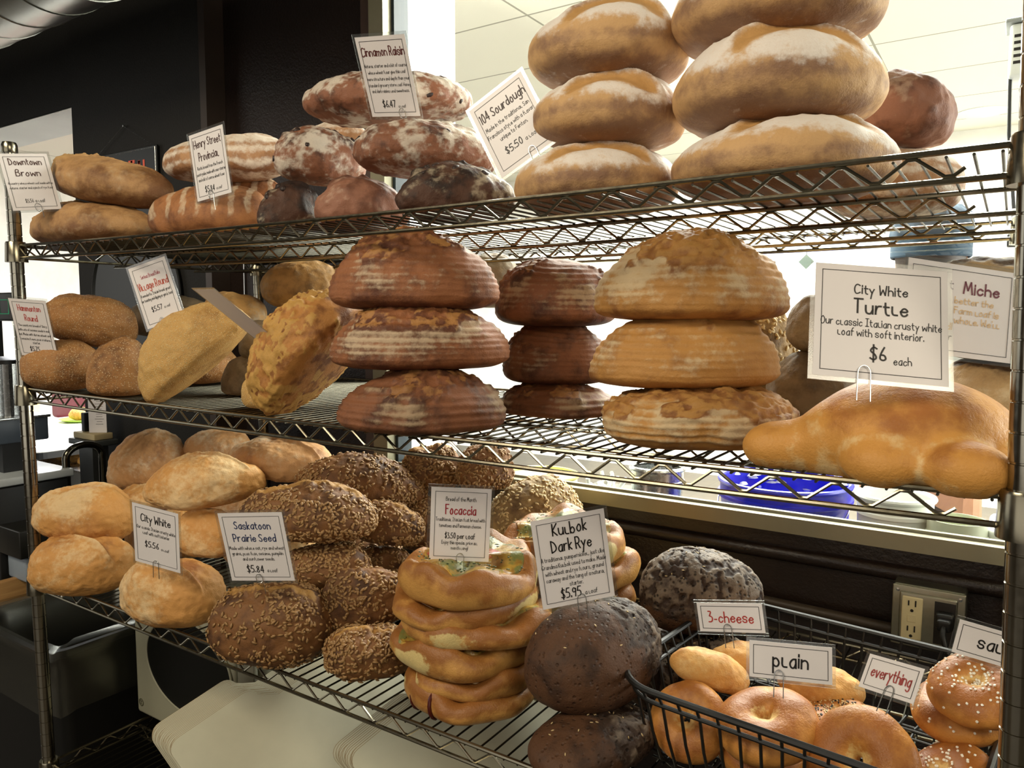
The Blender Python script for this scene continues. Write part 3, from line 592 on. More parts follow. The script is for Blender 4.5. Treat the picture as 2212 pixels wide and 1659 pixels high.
("white", "white_loaf", "blunt", (0.21, 0.13, 0.13), (0.36, 0.31, 0.5285), (25, 0, 0), 623, "white loaf on the shelf at the back, beneath the long pale loaf", "city white loaves"),
("seed", "seeded_loaf", "blunt", (0.19, 0.12, 0.115), (0.6, 0.33, 0.5285), (25, 0, 0), 629, "seeded loaf on the shelf at the back, under the dark topmost one", "prairie seed loaves"),
("seed", "seeded_loaf", "blunt", (0.19, 0.12, 0.125), (0.83, 0.42, 0.5285), (45, 0, 0), 635, "seeded loaf on the shelf at the back, left of the back focaccia stack", "prairie seed loaves"),
("seed_pale", "seeded_loaf", "blunt", (0.18, 0.115, 0.135), (0.955, 0.5, 0.5285), (50, 0, 0), 641, "pale seeded loaf on the shelf underneath the rough sunflower seed loaf", None),
]
for kd, nm, pf, dm, ps, rt, sd, lb, gp in LOAVES: loaf(nm, kd, pf, dm, ps, rt, sd, lb, gp)

# ---------------------------------------------------------------- turtle bread: body, head and feet as one continuous surface
def star_blob(center, blobs, k=.014, nu=200, nv=120):
    """surface of the smooth union of ellipsoids seen from center; returns points, faces and a seam value"""
    th = np.linspace(0, 2 * PI, nu, endpoint=False); ph = np.linspace(-PI / 2, PI / 2, nv); A, Bm = np.meshgrid(th, ph); A = A.ravel(); Bm = Bm.ravel()
    D = np.c_[np.cos(Bm) * np.cos(A), np.cos(Bm) * np.sin(A), np.sin(Bm)]; C = np.array(center)
    def sdf(P):
        d = []
        for c, r, rz in blobs:
            q = P - np.array(c); ca, sa = math.cos(R_(rz)), math.sin(R_(rz)); q = np.c_[q[:, 0] * ca + q[:, 1] * sa, -q[:, 0] * sa + q[:, 1] * ca, q[:, 2]]
            r = np.array(r); k0 = np.linalg.norm(q / r, axis=1); k1 = np.linalg.norm(q / (r * r), axis=1); d.append(k0 * (k0 - 1) / np.maximum(k1, 1e-9))
        d = np.array(d); s = np.sort(d, 0); h = np.maximum(k - (s[1] - s[0]), 0) / k; return s[0] - h * h * k * .25, h
    lo = np.full(len(D), .0); hi = np.full(len(D), .2); t = hi.copy(); found = np.zeros(len(D), bool); step = .0025; cur = hi.copy()
    for i in range(80):
        d, _ = sdf(C + D * cur[:, None]); hit = (d < 0) & ~found; t[hit] = cur[hit]; found |= hit; cur = np.where(found, cur, cur - step)
    lo = t; hi = t + step
    for i in range(8):
        m = (lo + hi) / 2; d, h = sdf(C + D * m[:, None]); ins = d < 0; lo = np.where(ins, m, lo); hi = np.where(ins, hi, m)
    P = C + D * lo[:, None]; _, h = sdf(P)
    F = [(i * nu + q, i * nu + (q + 1) % nu, (i + 1) * nu + (q + 1) % nu, (i + 1) * nu + q) for i in range(nv - 1) for q in range(nu)]
    return P, F, h, nu, nv
def turtle():
    o0 = np.array((1.58, .06, .9225)); bl = [((1.604, .082, .960), (.094, .078, .062), 10), ((1.489, .060, .943), (.041, .030, .027), 25), ((1.534, .066, .950), (.040, .040, .036), 20),
        ((1.588, .012, .944), (.035, .027, .023), -8), ((1.655, .010, .945), (.036, .028, .025), 0), ((1.685, .075, .945), (.030, .040, .024), 0), ((1.562, .150, .945), (.034, .028, .023), 10)]
    bl = [(tuple(np.array(c) - o0), r, a) for c, r, a in bl]
    P, F, h, nu, nv = star_blob(tuple(np.array((1.604, .075, .952)) - o0), bl); P[:, 2] = np.maximum(P[:, 2], .001)
    N = grid_normals(P, nu, nv); lump = fbm(P, 22, 5, 3); z = P[:, 2] / .1; P = P + N * (lump * .0022 * np.clip(z * 4, 0, 1))[:, None]
    seam = .75 * sst(h, .05, .95); top = sst(z, .25, .7)
    F_ = .6 * seam + .45 * (1 - sst(z, .05, .3)) + .25 * lump; G = .15 + .55 * top + .5 * lump - .5 * seam
    o = bread_object('turtle_bread', P, N, F, np.c_[F_, G, np.zeros(len(P))], [BM['turtle']]); o.location = tuple(o0)
    tag(o, 'shiny golden turtle-shaped bread with head and feet under the City White Turtle card', 'bread loaf')
turtle()

# ---------------------------------------------------------------- focaccia: flat discs with a raised rim
M_CHEESE = NT('melted_cheese')
def _cheese():
    t = M_CHEESE; v = t.ocoord(); n = t.noise(v, 40, 4); n2 = t.noise(v, 170, 3)
    c = t.mix(t.step(n, .35, .65), lin('c4a24a'), lin('94682a')); c = t.mix(t.step(t.noise(v, 26, 4), .52, .62), c, lin('7d8048')); c = t.mix(t.step(n2, .62, .7), c, lin('4a4722'))
    t.base(c); t.set(Roughness=.3); t.bump(n2, .5, .002); return t.m
M_CHEESE = _cheese(); M_TOM = plain('roasted_tomato', 'a5382a', .3, var=.2); M_HERB = plain('dried_herbs', '3f4a24', .6, var=.3)
def disc_surface(R, t, s, nu=120, squash=1.0):
    prof = []
    for k in range(6): prof.append((R * .86 * k / 5 if k else 1e-4, 0.0))
    for k in range(1, 10):
        a = -PI / 2 + PI * k / 10; prof.append((R * .86 + R * .14 * math.cos(a), t * .5 + t * .5 * math.sin(a)))
    for k in range(0, 9):
        f = 1 - k / 8; prof.append((R * .86 * max(f, 1e-4), t * (1.0 - .28 * (1 - f) ** .6 if k else 1.0)))
    nv = len(prof); th = np.linspace(0, 2 * PI, nu, endpoint=False); r = np.array([p[0] for p in prof]); z = np.array([p[1] for p in prof])
    Rr, Tm = np.meshgrid(r, th, indexing='ij'); Zr = np.repeat(z[:, None], nu, 1); Rr = Rr.ravel(); Tm = Tm.ravel(); Zr = Zr.ravel()
    wob = 1 + .04 * np.sin(2 * Tm + s) + .03 * np.sin(3 * Tm + 2 * s) + .022 * np.sin(5 * Tm + s * 3) + .014 * np.sin(8 * Tm + s)
    P = np.c_[Rr * np.cos(Tm) * wob, Rr * np.sin(Tm) * wob, Zr * (1 + .20 * np.sin(Tm * 2 + s * 1.7) * (Rr / R) + .12 * np.sin(5 * Tm + s) + .07 * np.sin(9 * Tm + 2 * s))]
    N = grid_normals(P, nu, nv); lump = fbm(P + s, 24, s, 3); mid = fbm(P + s, 60, s + 3, 2); edge = Rr / R; zr = Zr / t
    P = P + N * ((lump * .005 + mid * .0016) * np.clip(zr * 3, .1, 1))[:, None]
    patch = sst(np.sin(2 * Tm + s * 2.3) + .6 * np.sin(3 * Tm + s), .25, .7) * sst(edge, .8, .97) * (1 - sst(zr, .62, .9))
    F = .35 * (1 - sst(zr, .1, .4)) + .3 * lump; G = .30 + .75 * sst(zr, .45, .85) * sst(edge, .6, .9) + .9 * lump + .4 * mid; B = .85 * patch
    Fc = [(i * nu + q, i * nu + (q + 1) % nu, (i + 1) * nu + (q + 1) % nu, (i + 1) * nu + q) for i in range(nv - 1) for q in range(nu)]
    return P, N, Fc, np.c_[F, G, B]
def focaccia(pos, R, t, s, label, group, tilt=(0, 0), top=False, drip=0):
    P, N, Fc, cr_ = disc_surface(R, t, s); o = bread_object('focaccia', P, N, Fc, cr_, [BM['focaccia']])
    o.matrix_world = T(*pos) @ Matrix.Rotation(R_(tilt[0]), 4, 'X') @ Matrix.Rotation(R_(tilt[1]), 4, 'Y'); tag(o, label, 'focaccia', group)
    rng = np.random.default_rng(s); nu = 72; nr = 16; V = []; r_ = R * .78
    for i in range(nr):
        f = i / (nr - 1); q = max(f, .001) * r_; a = np.linspace(0, 2 * PI, nu, endpoint=False); w = 1 + .10 * np.sin(3 * a + s) + .07 * np.sin(5 * a) + .05 * np.sin(9 * a + s)
        x = q * w * np.cos(a); y = q * w * np.sin(a); h = t * (.745 + .215 * f ** 1.6) * (1 + .20 * np.sin(a * 2 + s * 1.7) * (q / R) + .12 * np.sin(5 * a + s) + .07 * np.sin(9 * a + 2 * s)) + .0045 * (1 - f ** 6) + .004 * fbm(np.c_[x, y, x * 0] + s, 45, s, 2)
        V += list(zip(x, y, h if i < nr - 1 else h - .012))
    Fz = [(i * nu + q, (i + 1) * nu + q, (i + 1) * nu + (q + 1) % nu, i * nu + (q + 1) % nu) for i in range(nr - 1) for q in range(nu)]
    m = MB(); m.add(V, [tuple(reversed(f)) for f in Fz]); c = m.build('cheese_topping', M_CHEESE, o, smooth=True)
    if top:
        for k in range(4):
            a = rng.uniform(0, 2 * PI); q = rng.uniform(.2, .52) * R; m = MB()
            m.lathe([(.0005, .0), (.014, .001), (.016, .0035), (.012, .006), (.0005, .0072)], (0, 0, 0), 18, sx=1.25, sy=.85)
            m.build('tomato_slice', M_TOM, c, smooth=True, M=T(q * math.cos(a), q * math.sin(a), t * .80 + .004) @ RZ(rng.uniform(0, 180)))
        m = MB()
        for k in range(110):
            a = rng.uniform(0, 2 * PI); q = math.sqrt(rng.uniform(.05, .62)) * R; f = q / (R * .78)
            seed_geo(m, np.array((q * math.cos(a), q * math.sin(a), t * (.745 + .215 * min(f, 1) ** 1.6) * (1 + .20 * math.sin(a * 2 + s * 1.7) * (q / R) + .12 * math.sin(5 * a + s) + .07 * math.sin(9 * a + 2 * s)) + .0055)), np.array((0, 0, 1.)), np.array((math.cos(k), math.sin(k), 0)), rng.uniform(.003, .007), .0022, 0)
        h = m.build('herbs', M_HERB, c); h['kind'] = 'stuff'
    for k in range(drip):
        a = R_(-118 + 24 * k); m = MB(); pts = []
        for i in range(7):
            b_ = PI / 2 - PI * .9 * i / 6; pts.append(((R * .86 + R * .145 * math.cos(b_)) * math.cos(a + .01 * i), (R * .86 + R * .145 * math.cos(b_)) * math.sin(a + .01 * i), t * .5 + t * .52 * math.sin(b_)))
        m.tube(pts, [.002, .0026, .003, .003, .0034, .0036, .003], 8); m.build('sauce_drip', plain('tomato_sauce', '4a140c', .3), o, smooth=True)
    return o
z = .5275
for i, (x, y, R, t, tl, lb) in enumerate((
    (1.048, .118, .100, .036, (0, 0), 'bottom focaccia of the front stack with dark sauce drips on its side'),
    (1.045, .126, .098, .030, (3, 2), 'thin pale-sided focaccia second from the bottom of the front stack'),
    (1.024, .124, .109, .039, (2, -1), 'wide brown-rimmed focaccia third from the bottom of the front stack'),
    (1.047, .130, .108, .037, (-3, -3), 'pale golden focaccia fourth from the bottom of the front stack'),
    (1.020, .128, .104, .034, (4, 3), 'thin brown focaccia just below the top of the front stack'),
    (1.034, .126, .103, .048, (0, 0), 'topmost focaccia of the front stack holding the Focaccia card'))):
    focaccia((x, y, z), R, t, 11 + i * 5, lb, 'focaccia breads', tl, i == 5, 2 if i == 0 else 0); z += t - .0045
z = .5275
for i, (x, y, R, t, tl, lb) in enumerate((
    (1.082, .345, .108, .044, (0, 0), 'bottom focaccia of the back stack behind the Kulbok Dark Rye card'),
    (1.085, .345, .108, .042, (0, 0), 'cheesy focaccia second from the bottom of the back stack'),
    (1.076, .345, .108, .042, (0, 0), 'brown focaccia third from the bottom of the back stack'),
    (1.086, .345, .109, .040, (0, 0), 'blond focaccia just below the top of the back stack'),
    (1.070, .342, .107, .050, (3, -4), 'topmost focaccia of the back stack with tomato and a blistered rim'))):
    focaccia((x, y, z), R, t, 41 + i * 5, lb, 'focaccia breads', tl, i == 4); z += t - .0045

# ---------------------------------------------------------------- black wire basket with bagels
BASK = T(1.502, .222, .5275) @ RZ(-6)
bk = thing('wire_basket', 'black wire basket of bagels at the right end of the bottom bread shelf', 'basket', BASK)
def loop(w, h, r, z): return [(x, y, z) for x, y in rrect(w, h, r, 8)]
m = MB(); m.tube(loop(.392, .352, .06, .108), .0042, 8, True); m.build('rim', M_BLACKWIRE, bk, smooth=True)
m = MB(); m.tube(loop(.378, .338, .056, .092), .0028, 8, True); m.build('lower_rim_wire', M_BLACKWIRE, bk, smooth=True)
m = MB(); top = rrect(.388, .348, .06, 12); n = len(top); acc = 0; last = None
per = [0]
for i in range(n): a = Vector(top[i]); b_ = Vector(top[(i + 1) % n]); per.append(per[-1] + (b_ - a).length)
for k in range(56):
    d = per[-1] * k / 56; i = max(j for j in range(n) if per[j] <= d); f = (d - per[i]) / max(1e-9, per[i + 1] - per[i]); a = Vector(top[i]).lerp(Vector(top[(i + 1) % n]), f)
    m.tube([(a.x, a.y, .108), (a.x * .965, a.y * .965, .09), (a.x * .93, a.y * .93, .05), (a.x * .88, a.y * .88, .014), (a.x * .80, a.y * .80, .004)], .0019, 6)
m.build('side_wires', M_BLACKWIRE, bk, smooth=True)
m = MB(); m.tube(loop(.318, .285, .05, .004), .0026, 8, True)
for k in range(13): y = -.135 + .27 * k / 12; m.tube([(-.155, y, .004), (.155, y, .004)], .0016, 6)
for k in range(6): x = -.14 + .28 * k / 5; m.tube([(x, -.14, .001), (x, .14, .001)], .0018, 6)
m.build('base_grid', M_BLACKWIRE, bk, smooth=True)

def bagel(pos, nrm, spin, R, t, s, label, kind=None, sq=1.0):
    nu, nv = 96, 40; th = np.linspace(0, 2 * PI, nu, endpoint=False); ph = np.linspace(0, 2 * PI, nv, endpoint=False); Pm, Tm = np.meshgrid(ph, th, indexing='ij'); Pm = Pm.ravel(); Tm = Tm.ravel()
    r2 = R * .488; r1 = R - r2; w = 1 + .04 * np.sin(2 * Tm + s) + .03 * np.sin(3 * Tm + s * 2); hole = .94 + .07 * np.sin(Tm + s)
    rr = r1 * w + r2 * np.cos(Pm) * np.where(np.cos(Pm) < 0, hole, 1); P = np.c_[rr * np.cos(Tm), rr * np.sin(Tm) * sq, t / 2 * np.sin(Pm) * (1 + .06 * np.sin(Tm * 2 + s))]
    lump = fbm(P + s, 26, s, 3); Nn = P - np.c_[r1 * np.cos(Tm), r1 * np.sin(Tm) * sq, 0 * Tm]; Nn /= np.linalg.norm(Nn, axis=1, keepdims=True); P = P + Nn * (lump * .003)[:, None]
    inn = sst(-np.cos(Pm), .1, .8); F = .85 * inn * sst(np.sin(Tm + s), -.8, .5) + .2 * lump + .2 * (1 - sst(np.sin(Pm), -.9, -.4)); G = .35 + .5 * sst(np.sin(Pm), .1, .9) * (1 - inn) + .6 * lump; B = .45 * inn
    Fc = [(i * nu + q, i * nu + (q + 1) % nu, ((i + 1) % nv) * nu + (q + 1) % nu, ((i + 1) % nv) * nu + q) for i in range(nv) for q in range(nu)]; Fc = [tuple(reversed(f)) for f in Fc]
    o = bread_object('bagel', P, Nn, Fc, np.c_[F, G, B], [BM['bagel']])
    q = Vector(nrm).to_track_quat('Z', 'Y').to_matrix().to_4x4(); o.matrix_world = T(*pos) @ q @ RZ(spin); tag(o, label, 'bagel', 'bagels in the wire basket')
    if kind:
        rng = np.random.default_rng(s); up = np.where((np.sin(Pm) > .25))[0]; m = MB()
        for i in rng.choice(up, 420 if kind == 'everything' else 130):
            tt = rng.normal(size=3); n_ = Nn[i]; tt -= n_ * (tt @ n_); tt /= np.linalg.norm(tt); k = int(rng.integers(0, 2)) if kind == 'everything' else 0
            seed_geo(m, P[i] + n_ * .0006, n_, tt, *((.0034, .0018) if k or kind == 'everything' else (.0032, .0026)), k)
        c = m.build('seeds' if kind == 'everything' else 'salt_crystals', [M_FLAX, M_POPPY] if kind == 'everything' else [M_SALT], o); c['kind'] = 'stuff'
    return o
bagel((1.372, .122, .580), (-.05, -.80, .60), 40, .049, .040, 3, 'plain bagel leaning in the left front corner of the basket')
bagel((1.452, .150, .555), (.1, -.2, 1), 10, .050, .036, 8, 'plain bagel lying underneath the one with the plain card')
bagel((1.467, .122, .603), (-.12, -.30, .95), 150, .058, .046, 5, 'plain bagel holding the plain card')
bagel((1.570, .106, .600), (-.26, -.80, .54), 190, .060, .044, 12, 'plain bagel with a pale round centre at the front of the basket')
bagel((1.529, .225, .580), (0, -.15, 1), 0, .045, .034, 17, 'seed-covered everything bagel behind the plain bagels', 'everything')
bagel((1.672, .172, .684), (-.25, -.42, .87), 30, .050, .038, 21, 'salt bagel on top at the right end of the basket', 'salt')
bagel((1.655, .195, .645), (-.1, -.2, 1), 80, .051, .036, 26, 'salt bagel below the top one at the right end', 'salt')
bagel((1.648, .120, .600), (-.55, -.25, .8), 0, .050, .036, 31, 'salt bagel lowest at the right end of the basket', 'salt')
for nm, pf, dm, ps, rt, sd, lb in (
    ('cheese_bread', 'batard', (.108, .052, .044), (1.372, .180, .603), (35, 0, 20), 301, 'smooth finger-shaped cheese roll at the left in the basket under the 3-cheese card'),
    ('cheese_bread', 'batard', (.110, .060, .040), (1.405, .275, .590), (30, 0, 4), 307, 'cheese roll lying behind the finger-shaped one, behind the plain card'),
    ('cheese_bread', 'batard', (.110, .062, .040), (1.497, .265, .583), (20, 0, 4), 313, 'crusted cheese roll to the right of the plain card')):
    loaf(nm, 'cheese', pf, dm, ps, rt, sd, lb, 'cheese rolls', 'bread roll')

# ================================================================ hand-lettered price cards
GL = {
 'a': '4h2h0f1d3d4f 4h4d', 'b': '0k0d 0f2h4f3d1d0e', 'c': '4g2h0f1d3d4e', 'd': '4g2h0f1d3d4f 4k4d', 'e': '0f4f4g2h0f1d3d4e', 'f': '3k2k1i1d 0h3h', 'g': '4g2h0f1d3d4f 4h4b2a0b',
 'h': '0k0d 0g2h4g4d', 'i': '0h0d 0i0j', 'j': '1h1b0a 1i1j', 'k': '0k0d 3h0f3d', 'l': '0h0d3d', 'm': '0h0d 0g1h3g3d 3g4h6g6d', 'n': '0h0d 0g2h4g4d', 'o': '2h0f1d3d4f3h2h',
 'p': '0h0a 0g2h4f3d1d0e', 'q': '4g2h0f1d3d4f 4h4a', 'r': '0h0d 0d0f1h3h', 's': '4g3h1h0g1f3f4e3d1d0e', 't': '1j1e2d3d 0h3h', 'u': '0h0e1d3d4f 4h4d', 'v': '0h2d 2d4h', 'w': '0h1d 1d3g 3g5d 5d6h',
 'x': '0h4d 4h0d', 'y': '0h2e 4h2e1a', 'z': '0h4h 4h0d 0d4d',
 'A': '0d2k 2k4d 1f3f', 'B': '0d0k3k4j3h0h 3h5f4d0d', 'C': '5j3k1j0g1d3d5e', 'D': '0d0k 0k3j5g4e0d', 'E': '4k0k 0k0d 0d4d 0h3h', 'F': '4k0k 0k0d 0h3h', 'G': '5j3k1j0g1d4d5f3f', 'H': '0k0d 5k5d 0g5g',
 'I': '0k4k 2k2d 0d4d', 'K': '0k0d 4k0g 0g4d', 'L': '0k0d 0d4d', 'M': '0d1k 1k3f 3f5k 5k6d', 'N': '0d0k 0k4d 4d4k', 'O': '3k1j0g1d3d5f5i3k', 'P': '0d0k 0k3k4i3g0g', 'R': '0d0k 0k3k4i3g0g 2g4d', 'S': '4j2k0i1h3g4e2d0e',
 'T': '0k5k 2k2d', 'V': '0k2d 2d4k', 'W': '0k1d 1d3h 3h5d 5d6k', '0': '2k0h1d3d4g3k2k', '1': '1j2k2d', '2': '0j2k4i0d 0d4d', '3': '0k3k1h 1h4g3d0d', '4': '3d3k 3k0f 0f4f', '5': '4k1k 1k0h 0h3h4f3d0d',
 '6': '3k1h0e2d4e3g1g', '7': '0k4k 4k1d', '8': '2h0i2k4i2h0e2d4e2h', '9': '4i2k0i1g4h 4j3d', '$': '4j2k0i1h3g4e2d0e 2l2c', '.': '0d0e', ',': '1e0c', '-': '0f2f', '!': '0k0f 0d0e', "'": '0k0j'}
def glyph(ch):
    S = []
    for st in GL[ch].split():
        p = [(int(st[i]), ord(st[i + 1]) - 100) for i in range(0, len(st), 2)]
        for _ in range(2):
            if len(p) > 2:
                q = [p[0]]
                for a, b in zip(p, p[1:]): q += [(a[0] * .75 + b[0] * .25, a[1] * .75 + b[1] * .25), (a[0] * .25 + b[0] * .75, a[1] * .25 + b[1] * .75)]
                p = q + [p[-1]]
        S.append(p)
    return S
def text_width(s): return sum(2.6 if c == ' ' else max(float(g[i]) for g in GL[c].split() for i in range(0, len(g), 2)) + 1.7 for c in s) - 1.7
def write(m, s, x, y, h, w=None, bold=.13, align='c', rng=random.Random(4), zt=.0006):
    """strokes of a line of lettering, cap height h, squeezed into width w"""
    u = h / 7.0; tw = text_width(s) * u; sx = min(1.0, w / tw) if w else 1.0; tw *= sx
    lw_ = .62 + .38 * sx
    cx = x - tw / 2 if align == 'c' else (x - tw if align == 'r' else x); lw = h * bold * lw_
    for ch in s:
        if ch == ' ': cx += 2.6 * u * sx; continue
        mx = 0; dy = rng.uniform(-.25, .25) * u; sl = rng.uniform(-.03, .05)
        for st in glyph(ch):
            P = [Vector((cx + (px + sl * py) * u * sx, y + py * u + dy)) for px, py in st]; n = len(P); V = []; F = []
            for i in range(n):
                d = P[min(i + 1, n - 1)] - P[max(i - 1, 0)]; d = d.normalized() if d.length > 1e-9 else Vector((1, 0)); q = Vector((-d.y, d.x)) * lw / 2
                e = P[i] + (d * lw * .35 if i == n - 1 else (-d * lw * .35 if i == 0 else Vector((0, 0)))); V += [(e.x + q.x, e.y + q.y, zt), (e.x - q.x, e.y - q.y, zt)]
            for i in range(n - 1): F.append((2 * i, 2 * i + 1, 2 * i + 3, 2 * i + 2))
            m.add(V, F)
        cx += (max(float(g[i]) for g in GL[ch].split() for i in range(0, len(g), 2)) + 1.7) * u * sx
M_CARD = plain('card_paper', 'e4dfde', .34, var=.015)
M_SLEEVE = clear_mat('plastic_sleeve', (.95, .96, .95, 1), .5, .25)
INK = {}
def ink(col):
    if col not in INK: INK[col] = plain('ink', col, .5, var=.01)
    return INK[col]
BLK, RED, DRED, BLUE, TAN = '1c1816', 'b03a34', '5c2420', '26335c', 'd8b98e'
# card: (label, [(text, y centre from top 0..1, cap height / card height, max width / card width, colour)], clip legs, clip x)
CARDS = {
 'downtown': ('white price card reading Downtown Brown at the top left corner of the rack', [('Downtown', .20, .115, .66, '4a302c'), ('Brown', .40, .115, .50, '4a302c'), ('A country whole-wheat loaf made with a', .545, .042, .90, BLK), ('natural starter and a pinch of rye flour', .625, .042, .88, BLK), ('$5.56 a loaf', .865, .06, .40, BLK)], 1, .02),
 'henry': ('white price card reading Henry Street Provincial', [('Henry Street', .22, .12, .78, '4a302c'), ('Provincial', .42, .12, .58, '4a302c'), ('Rustic bread from the French', .545, .048, .74, BLK), ('countryside, made with sour starter', .635, .048, .86, BLK), ('and a bit of coarse wheat flour', .72, .048, .76, BLK), ('$5.84', .895, .085, .27, BLK), ('a loaf', .895, .045, .16, BLK)], 1, -.06),
 'cinnamon': ('white price card reading Cinnamon Raisin in front of the raisin loaves', [('Cinnamon Raisin', .235, .11, .86, DRED), ('Natural starter and a bit of coarse', .375, .043, .86, BLK), ('whole-wheat flour give this loaf', .455, .043, .76, BLK), ('more structure and depth than your', .535, .043, .86, BLK), ('standard grocery store loaf. Honey', .615, .043, .86, BLK), ('and dark raisins lend sweetness.', .69, .043, .76, BLK), ('$6.47', .875, .085, .26, BLK), ('a loaf', .885, .04, .15, BLK)], 1, .16),
 'sourdough': ('tilted white price card reading 104 Sourdough', [('104 Sourdough', .26, .12, .84, '3a2420'), ('Made in the traditional San', .40, .055, .80, BLK), ('Francisco style with a flavor', .50, .055, .84, BLK), ('unique to Fenton.', .595, .055, .50, BLK), ('$5.50', .785, .085, .30, BLK), ('a loaf', .785, .055, .22, BLK)], 2, .12),
 'hammonton': ('white price card reading Hammonton Round', [('Hammonton', .20, .105, .60, 'c0504a'), ('Round', .37, .105, .34, 'c0504a'), ('The countless bread of Sicily,', .47, .043, .78, BLK), ('with lots of sesame seeds in and', .55, .043, .82, BLK), ('out. Made with durum wheat and', .63, .043, .86, BLK), ('semolina flours, plus a natural', .71, .043, .80, BLK), ('starter.', .775, .043, .20, BLK), ('$5.75', .90, .075, .26, BLK), ('a loaf', .90, .04, .16, BLK)], 1, .0),
 'village': ('white price card reading Village Round', [('Serious Bread Bake', .225, .062, .52, 'b04a5a'), ('Village Round', .40, .12, .80, 'c0553f'), ('A wonderful Italian bread, great', .505, .048, .80, BLK), ('for toasting and dipping or garlic toast', .585, .048, .86, BLK), ('$5.57', .765, .075, .28, BLK), ('a loaf', .765, .045, .16, BLK)], 1, -.06),
 'crusty': ('price card turned away, seen from behind as a slanted grey sheet', [('Cheddar', .2, .11, .5, DRED)], 1, .4),
 'turtle': ('large white card reading City White Turtle', [('City White', .255, .085, .40, BLK), ('Turtle', .43, .125, .40, BLK), ('Our classic Italian crusty white', .545, .068, .90, BLK), ('loaf with soft interior.', .635, .068, .64, BLK), ('$6', .835, .115, .12, BLK), ('each', .855, .07, .13, BLK)], 2, -.12),
 'miche': ('white card reading Miche in dark red, partly behind the Turtle card', [], 0, 0),
 'white': ('white price card reading City White beside the white loaves', [('City White', .27, .125, .64, BLK), ('Our classic Italian crusty white', .40, .055, .84, BLK), ('loaf with soft interior', .485, .055, .58, BLK), ('$5.56', .69, .095, .30, BLK), ('a loaf', .70, .05, .17, BLK)], 2, -.02),
 'saskatoon': ('white price card reading Saskatoon Prairie Seed in blue', [('Saskatoon', .235, .11, .56, BLUE), ('Prairie Seed', .415, .11, .66, BLUE), ('Made with whole oat, rye and wheat', .535, .05, .86, BLK), ('grains, plus flax, sesame, pumpkin', .615, .05, .80, BLK), ('and sunflower seeds.', .695, .05, .50, BLK), ('$5.84', .87, .10, .26, BLK), ('a loaf', .87, .055, .16, BLK)], 1, -.04),
 'focaccia': ('white price card reading Bread of the Month Focaccia', [('Bread of the Month', .18, .055, .50, BLK), ('Focaccia', .36, .13, .50, 'a02834'), ('Traditional Italian flat bread with', .455, .05, .82, BLK), ('tomatoes and Parmesan cheese.', .54, .05, .70, BLK), ('$3.50 per loaf', .69, .075, .50, BLK), ('Enjoy this special price all', .77, .05, .60, BLK), ('month long!', .845, .05, .28, BLK)], 1, .02),
 'rye': ('white price card reading Kulbok Dark Rye', [('Kulbok', .20, .13, .46, BLK), ('Dark Rye', .385, .13, .54, BLK), ('A traditional pumpernickel, just like', .48, .05, .86, BLK), ('Grandma Kulbok used to make. Made', .56, .05, .88, BLK), ('with wheat and rye flours, ground', .635, .05, .80, BLK), ('caraway and the tang of a natural', .71, .05, .80, BLK), ('starter.', .785, .05, .18, BLK), ('$5.95', .915, .105, .27, BLK), ('a loaf', .915, .055, .17, BLK)], 2, .04),
 'cheese': ('small card reading 3-cheese in red', [('3-cheese', .66, .36, .68, RED)], 2, -.06),
 'plain': ('small card reading plain in black at the front of the basket', [('plain', .64, .42, .42, BLK)], 2, -.14),
 'everything': ('small tilted card reading everything in dark red', [('everything', .60, .34, .72, '9c3b38')], 2, .06),
 'salt': ('small card reading salt at the right edge behind the rack post', [('salt', .66, .40, .40, BLK)], 1, .22),
}
